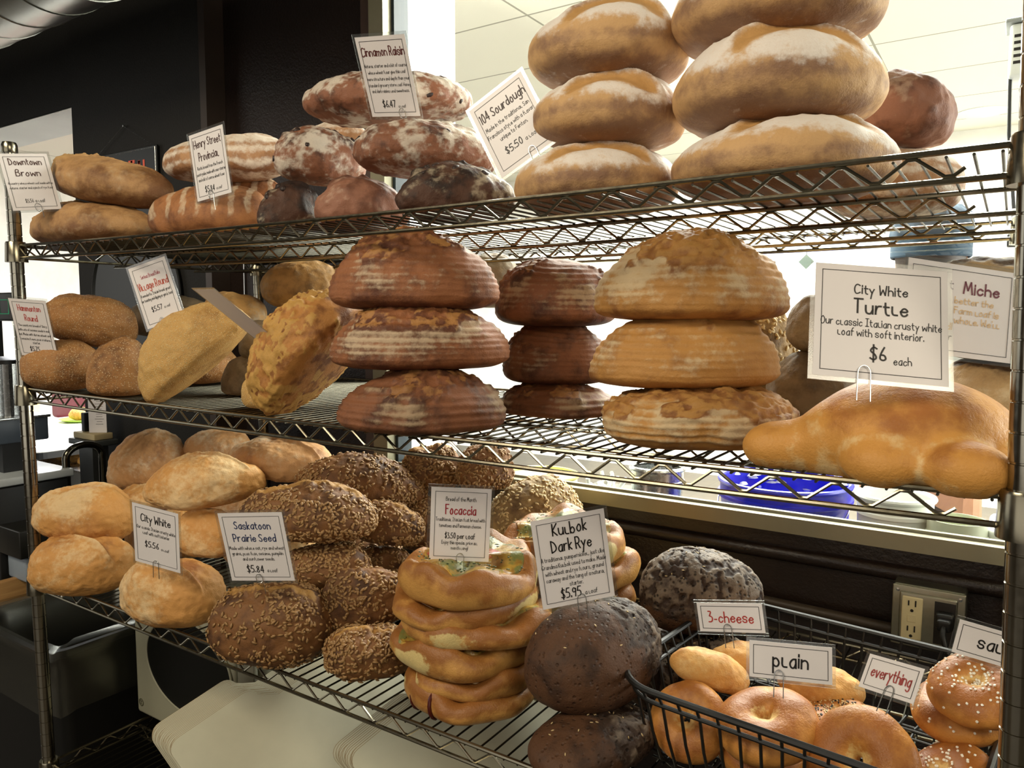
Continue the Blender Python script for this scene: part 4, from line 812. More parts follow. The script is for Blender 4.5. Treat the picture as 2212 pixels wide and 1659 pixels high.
def card(key, Mx, p, w, h):
    label, lines, legs, cx = CARDS[key]; small = h < .06
    Mw = Matrix((tuple(Mx[0]) + (p[0],), tuple(Mx[1]) + (p[1],), tuple(Mx[2]) + (p[2],), (0, 0, 0, 1)))
    r = thing('price_card', label, 'price card', Mw, 'price cards on wire clips')
    b = MB(); b.box((0, 0, 0), (w, h, .0005)); b.build('card', M_CARD, r)
    b = MB(); e = .0042 if not small else .0034
    for s in (-1, 1): b.box((0, s * (h / 2 + e / 2), 0), (w + 2 * e, e, .0009)); b.box((s * (w / 2 + e / 2), 0, 0), (e, h, .0009))
    b.build('plastic_sleeve', M_SLEEVE, r)
    b = MB(); i = .0062 if not small else .0042; lw = .00055
    for s in (-1, 1):
        b.box((0, s * (h / 2 - i), .0005), (w - 2 * i + lw, lw, .0002)); b.box((s * (w / 2 - i), 0, .0005), (lw, h - 2 * i, .0002))
    if key == 'crusty': b.v = [(x, y, -z) for x, y, z in b.v]
    b.build('border_line', ink('3a3634'), r)
    cols = {}
    prices = [l for l in lines if l[0].startswith('$')]
    for t, fy, ch, mw, col in lines:
        m = cols.setdefault(col, MB()); capw = text_width(t) * ch * h / 7; x = 0; al = 'c'
        if t in ('a loaf', 'each') or (t.startswith('$') and 'a loaf' not in t and 'per' not in t): x = (.045 * w if t.startswith('$') else .10 * w); al = 'r' if t.startswith('$') else 'l'
        write(m, t, x, h / 2 - fy * h, ch * h, mw * w, .13 if ch > .07 else .11, al)
    if key == 'miche':
        m = cols.setdefault('6b2230', MB()); write(m, 'Miche', w * .18, h / 2 - .30 * h, .125 * h, None, .16, 'c'); m = cols.setdefault('8a8086', MB()); write(m, 't', -w * .10, h / 2 - .27 * h, .10 * h)
        m = cols.setdefault(TAN, MB())
        for t, fy, x in (('better the', .42, .12), ('Farm loaf is', .53, .15), ("whole. We'll", .635, .16), ('d!', .71, -.09)): write(m, t, w * x, h / 2 - fy * h, .07 * h, None, .17)
        m = cols.setdefault(BLK, MB()); write(m, 'er', -w * .10, h / 2 - .83 * h, .075 * h)
    for col, m in cols.items():
        if key == 'crusty': m.v = [(x, y, -z) for x, y, z in m.v]; m.f = [tuple(reversed(f)) for f in m.f]
        m.build('lettering', ink(col), r)
    if legs:
        b = MB(); x0 = cx * w; rr = .0054 if not small else .0046; y0 = -h / 2 + rr * .9; ln = (.026 if not small else .023) if key not in ('hammonton', 'downtown') else .02; z = .0022
        pts = [(x0 + rr, y0 - ln, z)] + [(x0 + rr * math.cos(a), y0 + rr * 1.35 * math.sin(a), z) for a in [PI * k / 12 for k in range(13)]]
        if legs == 2: pts += [(x0 - rr * 1.15, y0 - ln, z)]
        else: pts += [(x0 - rr * .8, y0 - rr, z), (x0, y0 - rr * 1.6, z - .0012), (x0 + rr * .7, y0 - rr, -z)]
        b.tube(pts, .00058, 6); b.build('wire_clip', M_STEEL, r, smooth=True)

SIGNS = {
  'downtown': ([[0.2456, -0.2841, 0.9268], [0.9593, -0.0663, -0.2746], [0.1394, 0.9565, 0.2563]], (0.121, -0.0298, 1.3288), 0.0803, 0.1107),
  'henry': ([[0.9931, -0.1041, 0.054], [0.049, -0.0501, -0.9975], [0.1066, 0.9933, -0.0446]], (0.552, 0.052, 1.3301), 0.0857, 0.11),
  'cinnamon': ([[0.9857, 0.1464, 0.0832], [0.1432, -0.4685, -0.8718], [-0.0886, 0.8713, -0.4827]], (0.8926, 0.1146, 1.4299), 0.0863, 0.1136),
  'sourdough': ([[0.8536, -0.5088, 0.1115], [0.1442, 0.0251, -0.9892], [0.5005, 0.8605, 0.0948]], (1.1173, 0.1055, 1.3297), 0.0874, 0.1095),
  'hammonton': ([[0.8899, 0.205, 0.4074], [0.4504, -0.2538, -0.856], [-0.0721, 0.9453, -0.3182]], (0.0754, -0.0165, 1.0525), 0.0781, 0.119),
  'village': ([[0.8786, -0.2632, 0.3985], [0.3761, -0.1329, -0.917], [0.2943, 0.9555, -0.0178]], (0.3981, 0.0432, 1.1185), 0.0761, 0.1125),
  'crusty': ([[0.961, -0.2026, -0.1881], [-0.2758, -0.75, -0.6012], [-0.0193, 0.6296, -0.7767]], (0.6726, 0.012, 1.0736), 0.0882, 0.1393),
  'turtle': ([[0.9074, -0.0772, 0.4131], [0.412, 0.3575, -0.8381], [-0.083, 0.9307, 0.3562]], (1.5817, 0.0129, 1.0732), 0.1156, 0.1105),
  'miche': ([[0.7225, 0.0152, 0.6912], [0.6818, 0.1503, -0.7159], [-0.1148, 0.9885, 0.0982]], (1.6326, 0.2372, 1.0855), 0.1396, 0.1031),
  'white': ([[0.9425, 0.1942, 0.2719], [0.2994, -0.1293, -0.9453], [-0.1484, 0.9724, -0.18]], (0.5153, -0.0452, 0.7118), 0.0905, 0.1098),
  'saskatoon': ([[0.9227, 0.0113, 0.3854], [0.3795, -0.2038, -0.9025], [0.0683, 0.9789, -0.1923]], (0.7575, -0.0354, 0.7351), 0.1034, 0.1119),
  'focaccia': ([[0.8281, 0.0811, 0.5547], [0.5589, -0.0412, -0.8282], [-0.0443, 0.9959, -0.0795]], (1.0428, 0.0901, 0.7844), 0.0849, 0.1081),
  'rye': ([[0.7468, -0.0846, 0.6596], [0.6474, -0.1342, -0.7502], [0.1519, 0.9873, -0.0455]], (1.2419, 0.0586, 0.7786), 0.0926, 0.1154),
  'cheese': ([[0.9802, -0.1503, 0.1287], [0.124, -0.0402, -0.9915], [0.1542, 0.9878, -0.0208]], (1.419, 0.1254, 0.7214), 0.0765, 0.0357),
  'plain': ([[0.9557, -0.0702, 0.2858], [0.2934, 0.1494, -0.9443], [0.0236, 0.9863, 0.1634]], (1.4998, 0.0767, 0.7062), 0.0843, 0.039),
  'everything': ([[0.9134, 0.1819, -0.3641], [-0.3938, 0.6208, -0.6779], [0.1027, 0.7626, 0.6387]], (1.5961, 0.0941, 0.7074), 0.0587, 0.0377),
  'salt': ([[0.9178, 0.1631, 0.3619], [0.3285, 0.1998, -0.9231], [-0.2229, 0.9662, 0.1297]], (1.6828, 0.1534, 0.7406), 0.0727, 0.035),
}
for k_, (Mx, p_, w_, h_) in SIGNS.items(): card(k_, Mx, p_, w_, h_)

# ================================================================ lowest shelf: microwave and flattened boxes
M_MICRO = plain('microwave_enamel', 'a3a18a', .4, var=.02); M_DARKGLASS = plain('dark_door_glass', '0b0d0a', .35); M_BOARD = plain('white_board', 'b1ae98', .6, var=.03); M_EDGE = plain('board_edge', '8a7656', .8, var=.12, scale=200)
mw = thing('microwave_oven', 'beige microwave oven with a round dark window on the lowest shelf', 'microwave', (-.02, .225, .1275))
m = MB(); m.box((.220, .18, .150), (.44, .34, .285), bev=.014); m.build('body', M_MICRO, mw, smooth=True)
d = MB(); d.box((.19, -.002, .150), (.372, .022, .278), bev=.009); dr = d.build('door', M_MICRO, mw, smooth=True)
ROTF = Matrix.Rotation(R_(90), 4, 'X')
d = MB(); d.lathe([(.0005, .0), (.108, .0), (.112, .003), (.112, .006), (.0005, .0062)], (.215, -.0105, .175), 64, rot=ROTF, sx=1.36, sy=.95); d.build('window', M_DARKGLASS, dr, smooth=True)
d = MB(); d.tube([(.215 + .114 * 1.36 * math.cos(a), -.0155, .175 + .114 * .95 * math.sin(a)) for a in [2 * PI * k / 72 for k in range(72)]], .0028, 8, True); d.build('window_trim', M_MICRO, dr, smooth=True)
d = MB(); d.tube([(.024 + .0085 * math.cos(a), -.0135, .040 + .0085 * math.sin(a)) for a in [2 * PI * k / 32 for k in range(32)]], .0009, 6, True)
for s in (-1, 1): d.tube([(.024 + s * .003 + .0032 * math.cos(a), -.0137, .040 + .0045 * math.sin(a)) for a in [R_(40 + 28 * k) for k in range(10)]], .0007, 5)
for k in range(4): a = PI / 2 * k; d.tube([(.024 + .0075 * math.cos(a + t * .5), -.0137, .040 + .0075 * math.sin(a + t * .5) + .0) for t in (-.8, 0, .8)], .0006, 5)
d.build('round_emblem', plain('emblem_ink', '55533f', .5), dr)
d = MB(); d.box((.408, -.004, .150), (.055, .012, .27), bev=.004); cp = d.build('control_panel', plain('control_panel_plastic', '8f8d7c', .4), mw, smooth=True)
for s in ((.03, .03), (.41, .03), (.03, .32), (.41, .32)):
    d = MB(); d.lathe([(.012, .0), (.012, .008), (.010, .009)], (s[0], s[1], 0), 12); d.build('foot', M_BLACKPL, mw, smooth=True)
def flat_box_outline(w, h):
    """flattened bakery box (u across, v along its long left edge): rounded corners, and a stepped tab at its far end"""
    P = []
    def arc(cx, cy, r, a0, a1):
        for k in range(6): a = R_(a0 + (a1 - a0) * k / 5); P.append((cx + r * math.cos(a), cy + r * math.sin(a)))
    arc(w - .02, .02, .02, -90, 0); arc(w - .02, h - .02, .02, 0, 90); arc(.065, h - .02, .02, 90, 180); P.append((.045, .200)); P.append((.030, .180)); arc(.020, .150, .02, 90, 180); arc(.024, .024, .024, 180, 270); return P
E1 = Vector((.195, .9343, .2984)); E2 = Vector((.9, -.0495, -.4332)); E3 = E2.cross(E1)
def box_stack(A, n, w, h, du, dn, grp, where):
    A = Vector(A); proto = None
    for k in range(n):
        j = n - 1 - k; P = A - E2 * (du * j + .0012 * math.sin(j * 2.1)) - E3 * dn * j + E1 * (.002 * math.sin(j * 1.3))
        if proto is None: m = MB(); ol = flat_box_outline(w, h); m.prism(ol, 0, .0008, 0); m.prism([(x - .0013, y) for x, y in ol], -.0009, -.0001, 1); proto = o = m.build('flattened_bakery_box', [M_BOARD, M_EDGE])
        else: o = proto.copy(); COL.objects.link(o)
        o.matrix_world = Matrix(((E2.x, E1.x, E3.x, P.x), (E2.y, E1.y, E3.y, P.y), (E2.z, E1.z, E3.z, P.z), (0, 0, 0, 1)))
        tag(o, ('front sheet of the %s' % where) if k == n - 1 else ('sheet layered within the %s' % where), 'cardboard box', grp)
box_stack((.4617, -.010, .3156), 26, .30, .40, .0036, .0028, 'flattened boxes leaning by the microwave', 'large stack of flattened boxes beside the microwave')
box_stack((.808, .090, .357), 14, .40, .34, .0036, .0030, 'flattened boxes in the smaller stack', 'smaller stack of flattened boxes under the shelf')

# ================================================================ outlet, conduit
M_GALV = chrome_mat('galvanized_steel', 'a5a391', .38); M_IVORY = plain('ivory_plastic', 'd8ccA0'.lower(), .4, var=.04); M_SLOT = plain('outlet_slot', '1a140e', .6)
ob = thing('outlet_box', 'galvanized outlet box with one ivory duplex socket on the dark wall', 'electrical outlet', (1.592, .60, .5955))
m = MB(); m.box((0, .034, 0), (.104, .050, .100), bev=.005); m.build('steel_box', M_GALV, ob, smooth=True)
m = MB(); m.box((0, .005, 0), (.104, .005, .100), bev=.002); m.box((0, .001, 0), (.082, .007, .082), bev=.003); cv = m.build('cover_plate', M_GALV, ob, smooth=True)
for sx in (-1, 1):
    for sz in (-1, 1):
        q = MB(); q.lathe([(.0005, 0), (.003, 0), (.0028, .0012), (.0005, .0016)], (sx * .044, .0022, sz * .042), 12, rot=ROTF); q.build('screw', M_STEEL, ob, smooth=True)
m = MB(); m.box((-.022, -.0025, 0), (.030, .005, .070), bev=.002); dx_ = m.build('duplex_socket', M_IVORY, ob, smooth=True)
m = MB()
for s in (-1, 1):
    m.box((-.027, -.0052, s * .021 + .004), (.002, .001, .008)); m.box((-.017, -.0052, s * .021 + .004), (.002, .001, .010)); m.lathe([(.0002, 0), (.0025, 0), (.0025, .0008)], (-.022, -.0048, s * .021 - .008), 12, rot=ROTF)
m.build('slots', M_SLOT, dx_)
m = MB(); m.box((-.022, -.0052, 0), (.012, .0012, .012), bev=.0005); m.build('test_buttons', M_IVORY, dx_)
m = MB(); m.box((.024, -.0012, .0), (.030, .003, .070), bev=.001); m.build('dark_socket', M_SLOT, ob, smooth=True)
pl = MB(); pl.box((1.617, .588, .604), (.026, .022, .026), bev=.005); pl.box((1.617, .573, .602), (.020, .014, .018), bev=.004)
plug = tag(pl.build('power_plug', M_BLACKPL, smooth=True), 'black power plug pushed into the outlet box', 'plug')
c = MB(); c.tube([(1.617, .568, .600), (1.617, .556, .592), (1.622, .550, .575), (1.632, .548, .555), (1.645, .552, .535), (1.66, .56, .51), (1.69, .585, .45), (1.70, .60, .33)], .0042, 10); c.build('cord', M_BLACKPL, plug, smooth=True)
m = MB(); m.tube([(.55, .642, .572), (1.1, .642, .563), (1.545, .642, .555)], .009, 14)
cd = tag(m.build('conduit_pipe', plain('painted_conduit', '3b3227', .45), smooth=True), 'dark painted conduit pipe running along the wall to the outlet box', 'pipe')

# ================================================================ kitchen behind the window
M_WPLAST = plain('white_plastic', 'e6e8e4', .35, var=.02); M_BLUE = plain('blue_plastic', '1a22c0', .3, var=.03); M_YEL = plain('yellow_rim_plastic', 'd8cc6a', .4); M_FLOUR = plain('flour_dough', 'eef0ec', .8, var=.03)
wt = thing('work_table', 'steel work table in the kitchen behind the window', 'table', (1.2, 1.2, FZ))
m = MB(); m.box((0, 0, .675), (2.2, .74, .03), bev=.006); m.build('tabletop', M_STEEL, wt, smooth=True)
for sx in (-1, 1):
    for sy in (-1, 1): q = MB(); q.tube([(sx * 1.02, sy * .31, .002), (sx * 1.02, sy * .31, .66)], .02, 14); q.build('leg', M_STEEL, wt, smooth=True)
TZ = FZ + .6905
def bucket(name, x, y, r, h, mat, rim, label, hollow=True, grp='buckets in the kitchen', cat='bucket', z0=TZ, fill=None):
    b = MB(); b.lathe([(.0005, 0), (r * .86, 0), (r * .88, .004), (r * .985, h * .86), (r * 1.0, h * .87), (r * 1.04, h * .875), (r * 1.04, h * .90), (r * 1.0, h * .905), (r * 1.0, h), (r * .965, h), (r * .84, .006), (.0005, .006)], (0, 0, 0), 48)
    o = thing(name, label, cat, (x, y, z0), grp); bd = b.build('body', mat, o, smooth=True)
    if rim: q = MB(); q.tube([(r * 1.0 * math.cos(a), r * 1.0 * math.sin(a), h) for a in [2 * PI * k / 48 for k in range(48)]], .006, 8, True); q.build('rim', rim, o, smooth=True)
    return o
bb = bucket('bucket', 1.262, 1.03, .142, .285, M_BLUE, M_BLUE, 'royal blue bucket smeared with white dough behind the window')
m = MB(); rng = np.random.default_rng(9)
for k in range(26):
    a = rng.uniform(.5, 2.9); zz = rng.uniform(.235, .29); q = .138
    m.lathe([(.0005, -.004), (rng.uniform(.006, .02), -.001), (rng.uniform(.004, .012), .004), (.0005, .006)], (q * math.cos(a), q * math.sin(a), zz), 10)
m.build('dough_smears', M_FLOUR, bb, smooth=True)
m = MB(); m.tube([(.144 * math.cos(a), .144 * math.sin(a) - .01, .25 - .10 * math.sin((a + PI))) for a in [-PI + PI * k / 20 for k in range(21)]], .002, 6); m.build('bail_handle', M_STEEL, bb, smooth=True)
t1 = bucket('tub', .64, .98, .098, .235, M_WPLAST, M_YEL, 'white tub with a yellow rim at the left behind the window', grp='tubs in the kitchen', cat='tub')
m = MB(); m.lathe([(.0005, .196), (.088, .196), (.07, .204), (.0005, .210)], (0, 0, 0), 32); m.build('flour', M_FLOUR, t1, smooth=True)
bucket('steel_pot', .968, .99, .064, .29, M_STEEL, M_STEEL, 'tall stainless steel pot left of the blue bucket', cat='pot', grp='pots in the kitchen')
bucket('bucket', 1.497, .98, .072, .29, M_WPLAST, M_WPLAST, 'white bucket right of the blue one')
bucket('bucket', 1.612, .93, .052, .27, plain('greenish_plastic', 'c6ccb4', .35), None, 'pale green bucket at the right behind the window')
m = MB(); m.box((1.68, 1.0, TZ + .13), (.035, .16, .26), bev=.012); tag(m.build('folded_cloth', M_WPLAST, smooth=True), 'white upright plastic board at the right behind the window', 'board')
sb = thing('spray_bottle', 'blue and white bottle standing behind the blue bucket', 'bottle', (1.13, 1.16, TZ))
m = MB(); m.lathe([(.0005, 0), (.034, 0), (.036, .004), (.036, .17), (.03, .20), (.014, .225), (.014, .25)], (0, 0, 0), 28); m.build('body', plain('light_blue_plastic', '6f96c9', .3), sb, smooth=True)
m = MB(); m.lathe([(.017, .25), (.017, .28), (.006, .284)], (0, 0, 0), 20); m.build('cap', M_WPLAST, sb, smooth=True)
m = MB(); rng = np.random.default_rng(4)
ct = thing('clear_tub', 'clear tub with tangled white plastic behind the window, left of the pot', 'tub', (.80, 1.06, TZ), 'tubs in the kitchen')
m.box((0, 0, .10), (.15, .18, .20), bev=.012); m.build('body', clear_mat('clear_plastic', (.9, .93, .92, 1), .2, .1), ct, smooth=True)
m = MB()
for k in range(14):
    p = [tuple(rng.uniform((-.06, -.07, .03), (.06, .07, .24))) for _ in range(4)]; m.tube(p, .006, 6)
o = m.build('tangled_plastic', M_WPLAST, ct, smooth=True)
for k in range(5):
    x = (1.06, 1.19, 1.28, 1.36, .90)[k]; m = MB(); m.tube([(x, .835, TZ + .004), (x, .832, TZ + .15), (x + .012, .835, TZ + .215), (x + .03, .84, TZ + .235), (x + .034, .842, TZ + .20)], [.008, .008, .009, .008, .007], 8)
    o = tag(m.build('utensil_handle', plain('pale_pink_plastic', 'c9aa9c', .4), smooth=True), ('pale pink curved handle by the steel pot', 'pale pink curved handle before the left of the blue bucket', 'pale pink curved handle before the middle of the blue bucket', 'pale pink curved handle between blue and white buckets', 'pale pink curved handle left of the steel pot')[k], 'utensil', 'curved utensil handles')
# ceiling-hung device with its cord, and a small tag hanging on a wire
dv = thing('ceiling_device', 'white slotted box hanging at the upper right edge with a black cord', 'device', (1.685, 1.62, 1.745))
m = MB(); m.box((0, 0, 0), (.09, .09, .13), bev=.008); m.build('housing', M_WPLAST, dv, smooth=True)
m = MB(); m.box((0, 0, .072), (.11, .11, .010), bev=.003); m.box((0, 0, .366), (.02, .02, .578)); m.build('mounting_bracket', plain('grey_bracket', '8f9290', .5), dv, smooth=True)
m = MB()
for k in range(5): m.box((.0 - .02, -.0455, -.03 + k * .016), (.03, .002, .007))
m.build('slots', M_SLOT, dv)
cdp = MB(); cdp.tube([(1.645, 1.6, 1.70), (1.646, 1.6, 1.66), (1.650, 1.6, 1.546), (1.660, 1.6, 1.452), (1.670, 1.6, 1.358), (1.671, 1.6, 1.295)], .0045, 8)
cdo = cdp.build('hanging_cord', M_BLACKPL, dv, smooth=True); cdo.matrix_parent_inverse = Matrix.Translation((-1.685, -1.62, -1.745))
q = MB(); q.box((1.671, 1.6, 1.277), (.024, .024, .034), bev=.004); q.build('cord_plug', M_BLACKPL, cdo, smooth=True)
tg = thing('hanging_tag', 'pale teal square tag hanging from a thin line behind the top shelf', 'tag', (1.19, 1.5, 1.235))
m = MB(); m.box((0, 0, 0), (.030, .003, .030), rot=Matrix.Rotation(R_(45), 4, 'Y')); m.build('card', plain('teal_card', 'b5cfca', .4), tg)
m = MB(); m.tube([(0, 0, .02), (0, 0, 1.16)], .0012, 6); m.build('line', M_STEEL, tg)
# diffuser on the kitchen ceiling
m = MB(); m.lathe([(.0005, 2.372), (.04, 2.372), (.10, 2.385), (.15, 2.396), (.15, 2.3995), (.0005, 2.3995)], (1.45, 5.1, 0), 40); tag(m.build('ceiling_vent', M_WPLAST, smooth=True), 'round white vent on the kitchen ceiling', 'vent')

# person in a denim cap, standing behind the miche loaves with their back to the window
def skin_body(name, nodes, edges, mat, parent, sub=2):
    me = bpy.data.meshes.new(name); me.from_pydata([n[:3] for n in nodes], edges, []); o = bpy.data.objects.new(name, me); COL.objects.link(o); o.parent = parent
    sk = o.modifiers.new('skin', 'SKIN'); lay = me.skin_vertices[0].data if me.skin_vertices else None
    if lay is None:
        bpy.context.view_layer.objects.active = o; lay = me.skin_vertices.new().data if hasattr(me.skin_vertices, 'new') else me.skin_vertices[0].data
    for i, n in enumerate(nodes): lay[i].radius = (n[3], n[4] if len(n) > 4 else n[3])
    lay[0].use_root = True; s = o.modifiers.new('sub', 'SUBSURF'); s.levels = sub; s.render_levels = sub; me.materials.append(mat); return o
pr = thing('person', 'person in a blue denim cap and white shirt with their back turned', 'person', (1.48, 1.68, FZ))
SKN = plain('skin', 'c08a68', .5, var=.03); SHIRT = plain('white_shirt', 'e8e8e4', .8, var=.03); DENIM = plain('denim', '2b4254', .85, var=.14, scale=60, bump=.3); TROUS = plain('dark_trousers', '24272c', .8); HAIRM = plain('brown_hair', '2e2018', .6, var=.2, scale=80); SHOE = plain('black_shoe', '111111', .4)
nd = [(0, 0, .93, .14, .10), (0, 0, 1.08, .135, .10), (0, .01, 1.22, .15, .11), (0, .0, 1.32, .12, .09), (0, .0, 1.385, .052), (0, .012, 1.44, .055), (0, .02, 1.50, .082, .092), (0, .018, 1.565, .082, .095), (0, .012, 1.61, .055, .06)]
eg = [(i, i + 1) for i in range(8)]
for s in (-1, 1):
    k = len(nd); nd += [(s * .165, .0, 1.315, .058), (s * .195, .02, 1.05, .046), (s * .15, .22, .965, .036), (s * .145, .26, .955, .028)]; eg += [(3, k), (k, k + 1), (k + 1, k + 2), (k + 2, k + 3)]
    for f, (dx0, ln) in enumerate(((-.026, .070), (-.009, .080), (.009, .076), (.025, .062))):
        j = len(nd); nd += [(s * .143 + dx0, .30, .953, .0105), (s * .143 + dx0 * 1.1, .30 + ln * .55, .945, .009), (s * .143 + dx0 * 1.1, .30 + ln, .925, .008)]; eg += [(k + 3, j), (j, j + 1), (j + 1, j + 2)]
    j = len(nd); nd += [(s * .143 - s * .03, .285, .945, .011), (s * .143 - s * .045, .315, .935, .009)]; eg += [(k + 3, j), (j, j + 1)]
    k = len(nd); nd += [(s * .085, .0, .86, .088), (s * .095, .01, .48, .058), (s * .10, -.01, .10, .042), (s * .10, .05, .05, .036), (s * .105, .14, .03, .030)]; eg += [(0, k), (k, k + 1), (k + 1, k + 2), (k + 2, k + 3), (k + 3, k + 4)]
body = skin_body('body', nd, eg, SKN, pr)
cl = [(0, 0, .86, .165, .125), (0, 0, 1.08, .148, .113), (0, .01, 1.22, .163, .123), (0, .0, 1.315, .13, .10), (0, 0, 1.365, .07, .07)]; ce = [(0, 1), (1, 2), (2, 3), (3, 4)]
for s in (-1, 1): k = len(cl); cl += [(s * .168, .0, 1.312, .070), (s * .19, .012, 1.12, .060)]; ce += [(3, k), (k, k + 1)]
skin_body('shirt', cl, ce, SHIRT, pr)
tr = [(0, 0, .90, .155, .12), (0, 0, .84, .15, .12)]; te = [(0, 1)]
for s in (-1, 1): k = len(tr); tr += [(s * .088, 0, .80, .10), (s * .097, .01, .48, .074), (s * .10, -.005, .13, .062)]; te += [(1, k), (k, k + 1), (k + 1, k + 2)]
skin_body('trousers', tr, te, TROUS, pr)
for s in (-1, 1):
    q = MB(); q.box((s * .103, .055, .042), (.092, .265, .08), bev=.035); q.build('shoe', SHOE, pr, smooth=True)
    q = MB(); q.lathe([(.0005, -.006), (.012, -.004), (.015, .0), (.012, .006), (.0005, .007)], (s * .083, .02, 1.50), 14, rot=Matrix.Rotation(R_(90), 4, 'Y'), sx=1.7); q.build('ear', SKN, pr, smooth=True)
q = MB(); q.lathe([(.0005, -.11), (.055, -.10), (.082, -.05), (.0905, .0), (.088, .03), (.0005, .032)], (0, -.004, 1.53), 28, sy=1.08); q.v = [(x, min(y, .03), z) for x, y, z in q.v]; q.build('hair', HAIRM, pr, smooth=True)
q = MB(); q.lathe([(.006, -.018), (.014, -.014), (.012, .004), (.006, .02), (.0005, .022)], (0, .112, 1.497), 12, sx=.9); q.build('nose', SKN, pr, smooth=True)
for s in (-1, 1): q = MB(); q.lathe([(.0005, -.009), (.009, 0), (.0005, .009)], (s * .032, .098, 1.52), 12); q.build('eye', plain('eye', '2a221c', .2), pr, smooth=True)
q = MB(); q.tube([(-.022, .104, 1.462), (0, .110, 1.460), (.022, .104, 1.462)], .005, 8); q.build('mouth', plain('lips', '9a5a4c', .5), pr, smooth=True)
th = np.linspace(0, 2 * PI, 64, endpoint=False); V = []; Fc = []
rows = [(.098, 0), (.1015, .004), (.1015, .04), (.100, .045), (.1025, .06), (.102, .09), (.092, .12), (.065, .14), (.03, .148), (.001, .15)]
for i, (r, h) in enumerate(rows):
    w = 0 if i < 4 else .004 * np.sin(th * 9 + i) + .003 * np.sin(th * 14 + 2 * i)
    for a, ww in zip(th, w * np.ones(64)): V.append(((r + ww) * math.cos(a), (r + ww) * 1.08 * math.sin(a), h + (ww * .8 if i > 4 else 0)))
for i in range(len(rows) - 1): Fc += [(i * 64 + k, i * 64 + (k + 1) % 64, (i + 1) * 64 + (k + 1) % 64, (i + 1) * 64 + k) for k in range(64)]
q = MB(); q.add(V, Fc); q.build('denim_cap', DENIM, pr, smooth=True, M=T(0, .008, 1.515))

# ================================================================ left side: duct, hanging sign, bin, counters, dining room
M_DUCT = chrome_mat('galvanized_duct', '9a9a92', .30)
m = MB(); m.tube([(-4.5, .213, 1.943), (.6, .213, 1.943)], .150, 64); du = tag(m.build('spiral_duct', M_DUCT, smooth=True), 'shiny round metal duct under the ceiling at the upper left', 'duct')
m = MB(); n = 40 * 34; m.tube([(-4.4 + 4.9 * k / n, .213 + .1505 * math.cos(2 * PI * k / 40), 1.943 + .1505 * math.sin(2 * PI * k / 40)) for k in range(n)], .0022, 5); m.build('spiral_seam', M_DUCT, du, smooth=True)
q = MB()
for x in (-3.4, -.55):
    for s in (-1, 1): q.tube([(x, .213 + s * .145, 1.98), (x, .213 + s * .145, 2.9)], .002, 6)
q.build('hanger_rods', M_STEEL, du)
ss = thing('hanging_sign', 'black board sign with red SPECIAL lettering hung on the dark wall', 'sign', (-.625, .592, 1.452))
m = MB(); m.box((0, 0, -.005), (.345, .008, .27), bev=.002); m.build('board', plain('black_board', '0c1010', .35), ss)
m = MB(); m.tube([(-.165, -.002, .125), (0, -.002, .205), (.165, -.002, .125)], .0008, 6); m.lathe([(.0005, 0), (.004, 0), (.003, .006)], (0, .003, .205), 10, rot=ROTF); m.build('hanging_wire', M_STEEL, ss)
m = MB(); write(m, 'SPECIAL', 0, 0, .062, .27, .17); m.v = [(x, -.0046 - z * .2, y + .028) for x, y, z in m.v]; m.build('lettering', ink('e0604a'), ss)
m = MB(); m.tube([(x, -.0045, z) for x, z in ((-.166, -.134), (.166, -.134), (.166, .124), (-.166, .124))], .0012, 4, True); m.build('border', M_STEEL, ss)
tr_ = MB(); tr_.lathe([(.0005, 0), (.235, 0), (.243, .004), (.245, .010), (.240, .012), (.233, .006), (.0005, .005)], (-.60, .598, 1.13), 72, rot=ROTF); tag(tr_.build('round_tray', plain('black_tray', '10120d', .3), smooth=True), 'large round black tray hanging on the dark wall under the sign', 'tray')
m = MB(); m.tube([(-.155, .656, 1.30), (-.156, .656, 1.08)], .0022, 6); tag(m.build('bead_chain', M_STEEL), 'thin metal bead chain on the dark wall', 'chain')
# trash bin with its liner
tb = thing('trash_bin', 'tall black trash bin with a clear liner left of the rack', 'trash bin', (-.27, .25, FZ))
def ring(w, d, r, z): return [(x, y, z) for x, y in rrect(w, d, r, 5)]
def loft(rings, cap0=True):
    m = MB(); n = len(rings[0]); V = [p for r in rings for p in r]; F = [(i * n + k, i * n + (k + 1) % n, (i + 1) * n + (k + 1) % n, (i + 1) * n + k) for i in range(len(rings) - 1) for k in range(n)]
    if cap0: F.append(tuple(range(n - 1, -1, -1)))
    return m.add(V, F)
loft([ring(.33, .33, .04, 0), ring(.395, .40, .045, .575), ring(.415, .42, .05, .58), ring(.415, .42, .05, .597), ring(.39, .395, .045, .597), ring(.32, .32, .035, .02), ring(.02, .02, .005, .018)]).build('body', M_BLACKPL, tb, smooth=True)
rs = []
for z, g in ((.44, .004), (.50, .007), (.55, .006), (.585, .016), (.604, .014), (.606, -.012), (.58, -.03), (.45, -.038)):
    rr = ring(.405 + 2 * g - (.02 if z < .56 and g > 0 else 0), .41 + 2 * g - (.02 if z < .56 and g > 0 else 0), .05, z); rs.append([(x * (1 + .008 * math.sin(9 * i + z * 30)), y * (1 + .008 * math.sin(7 * i)), zz + .006 * math.sin(i * 1.7)) for i, (x, y, zz) in enumerate(rr)])
lm = NT('bin_liner'); tr0 = lm.n('ShaderNodeBsdfTransparent'); gl = lm.n('ShaderNodeBsdfGlossy'); gl.inputs[0].default_value = lin('c9cabf'); gl.inputs[1].default_value = .3; mx = lm.n('ShaderNodeMixShader'); mx.inputs[0].default_value = .28
lm.l(tr0.outputs[0], mx.inputs[1]); lm.l(gl.outputs[0], mx.inputs[2]); lm.l(mx.outputs[0], lm.out.inputs['Surface'])
loft(rs, False).build('liner_bag', lm.m, tb, smooth=True)
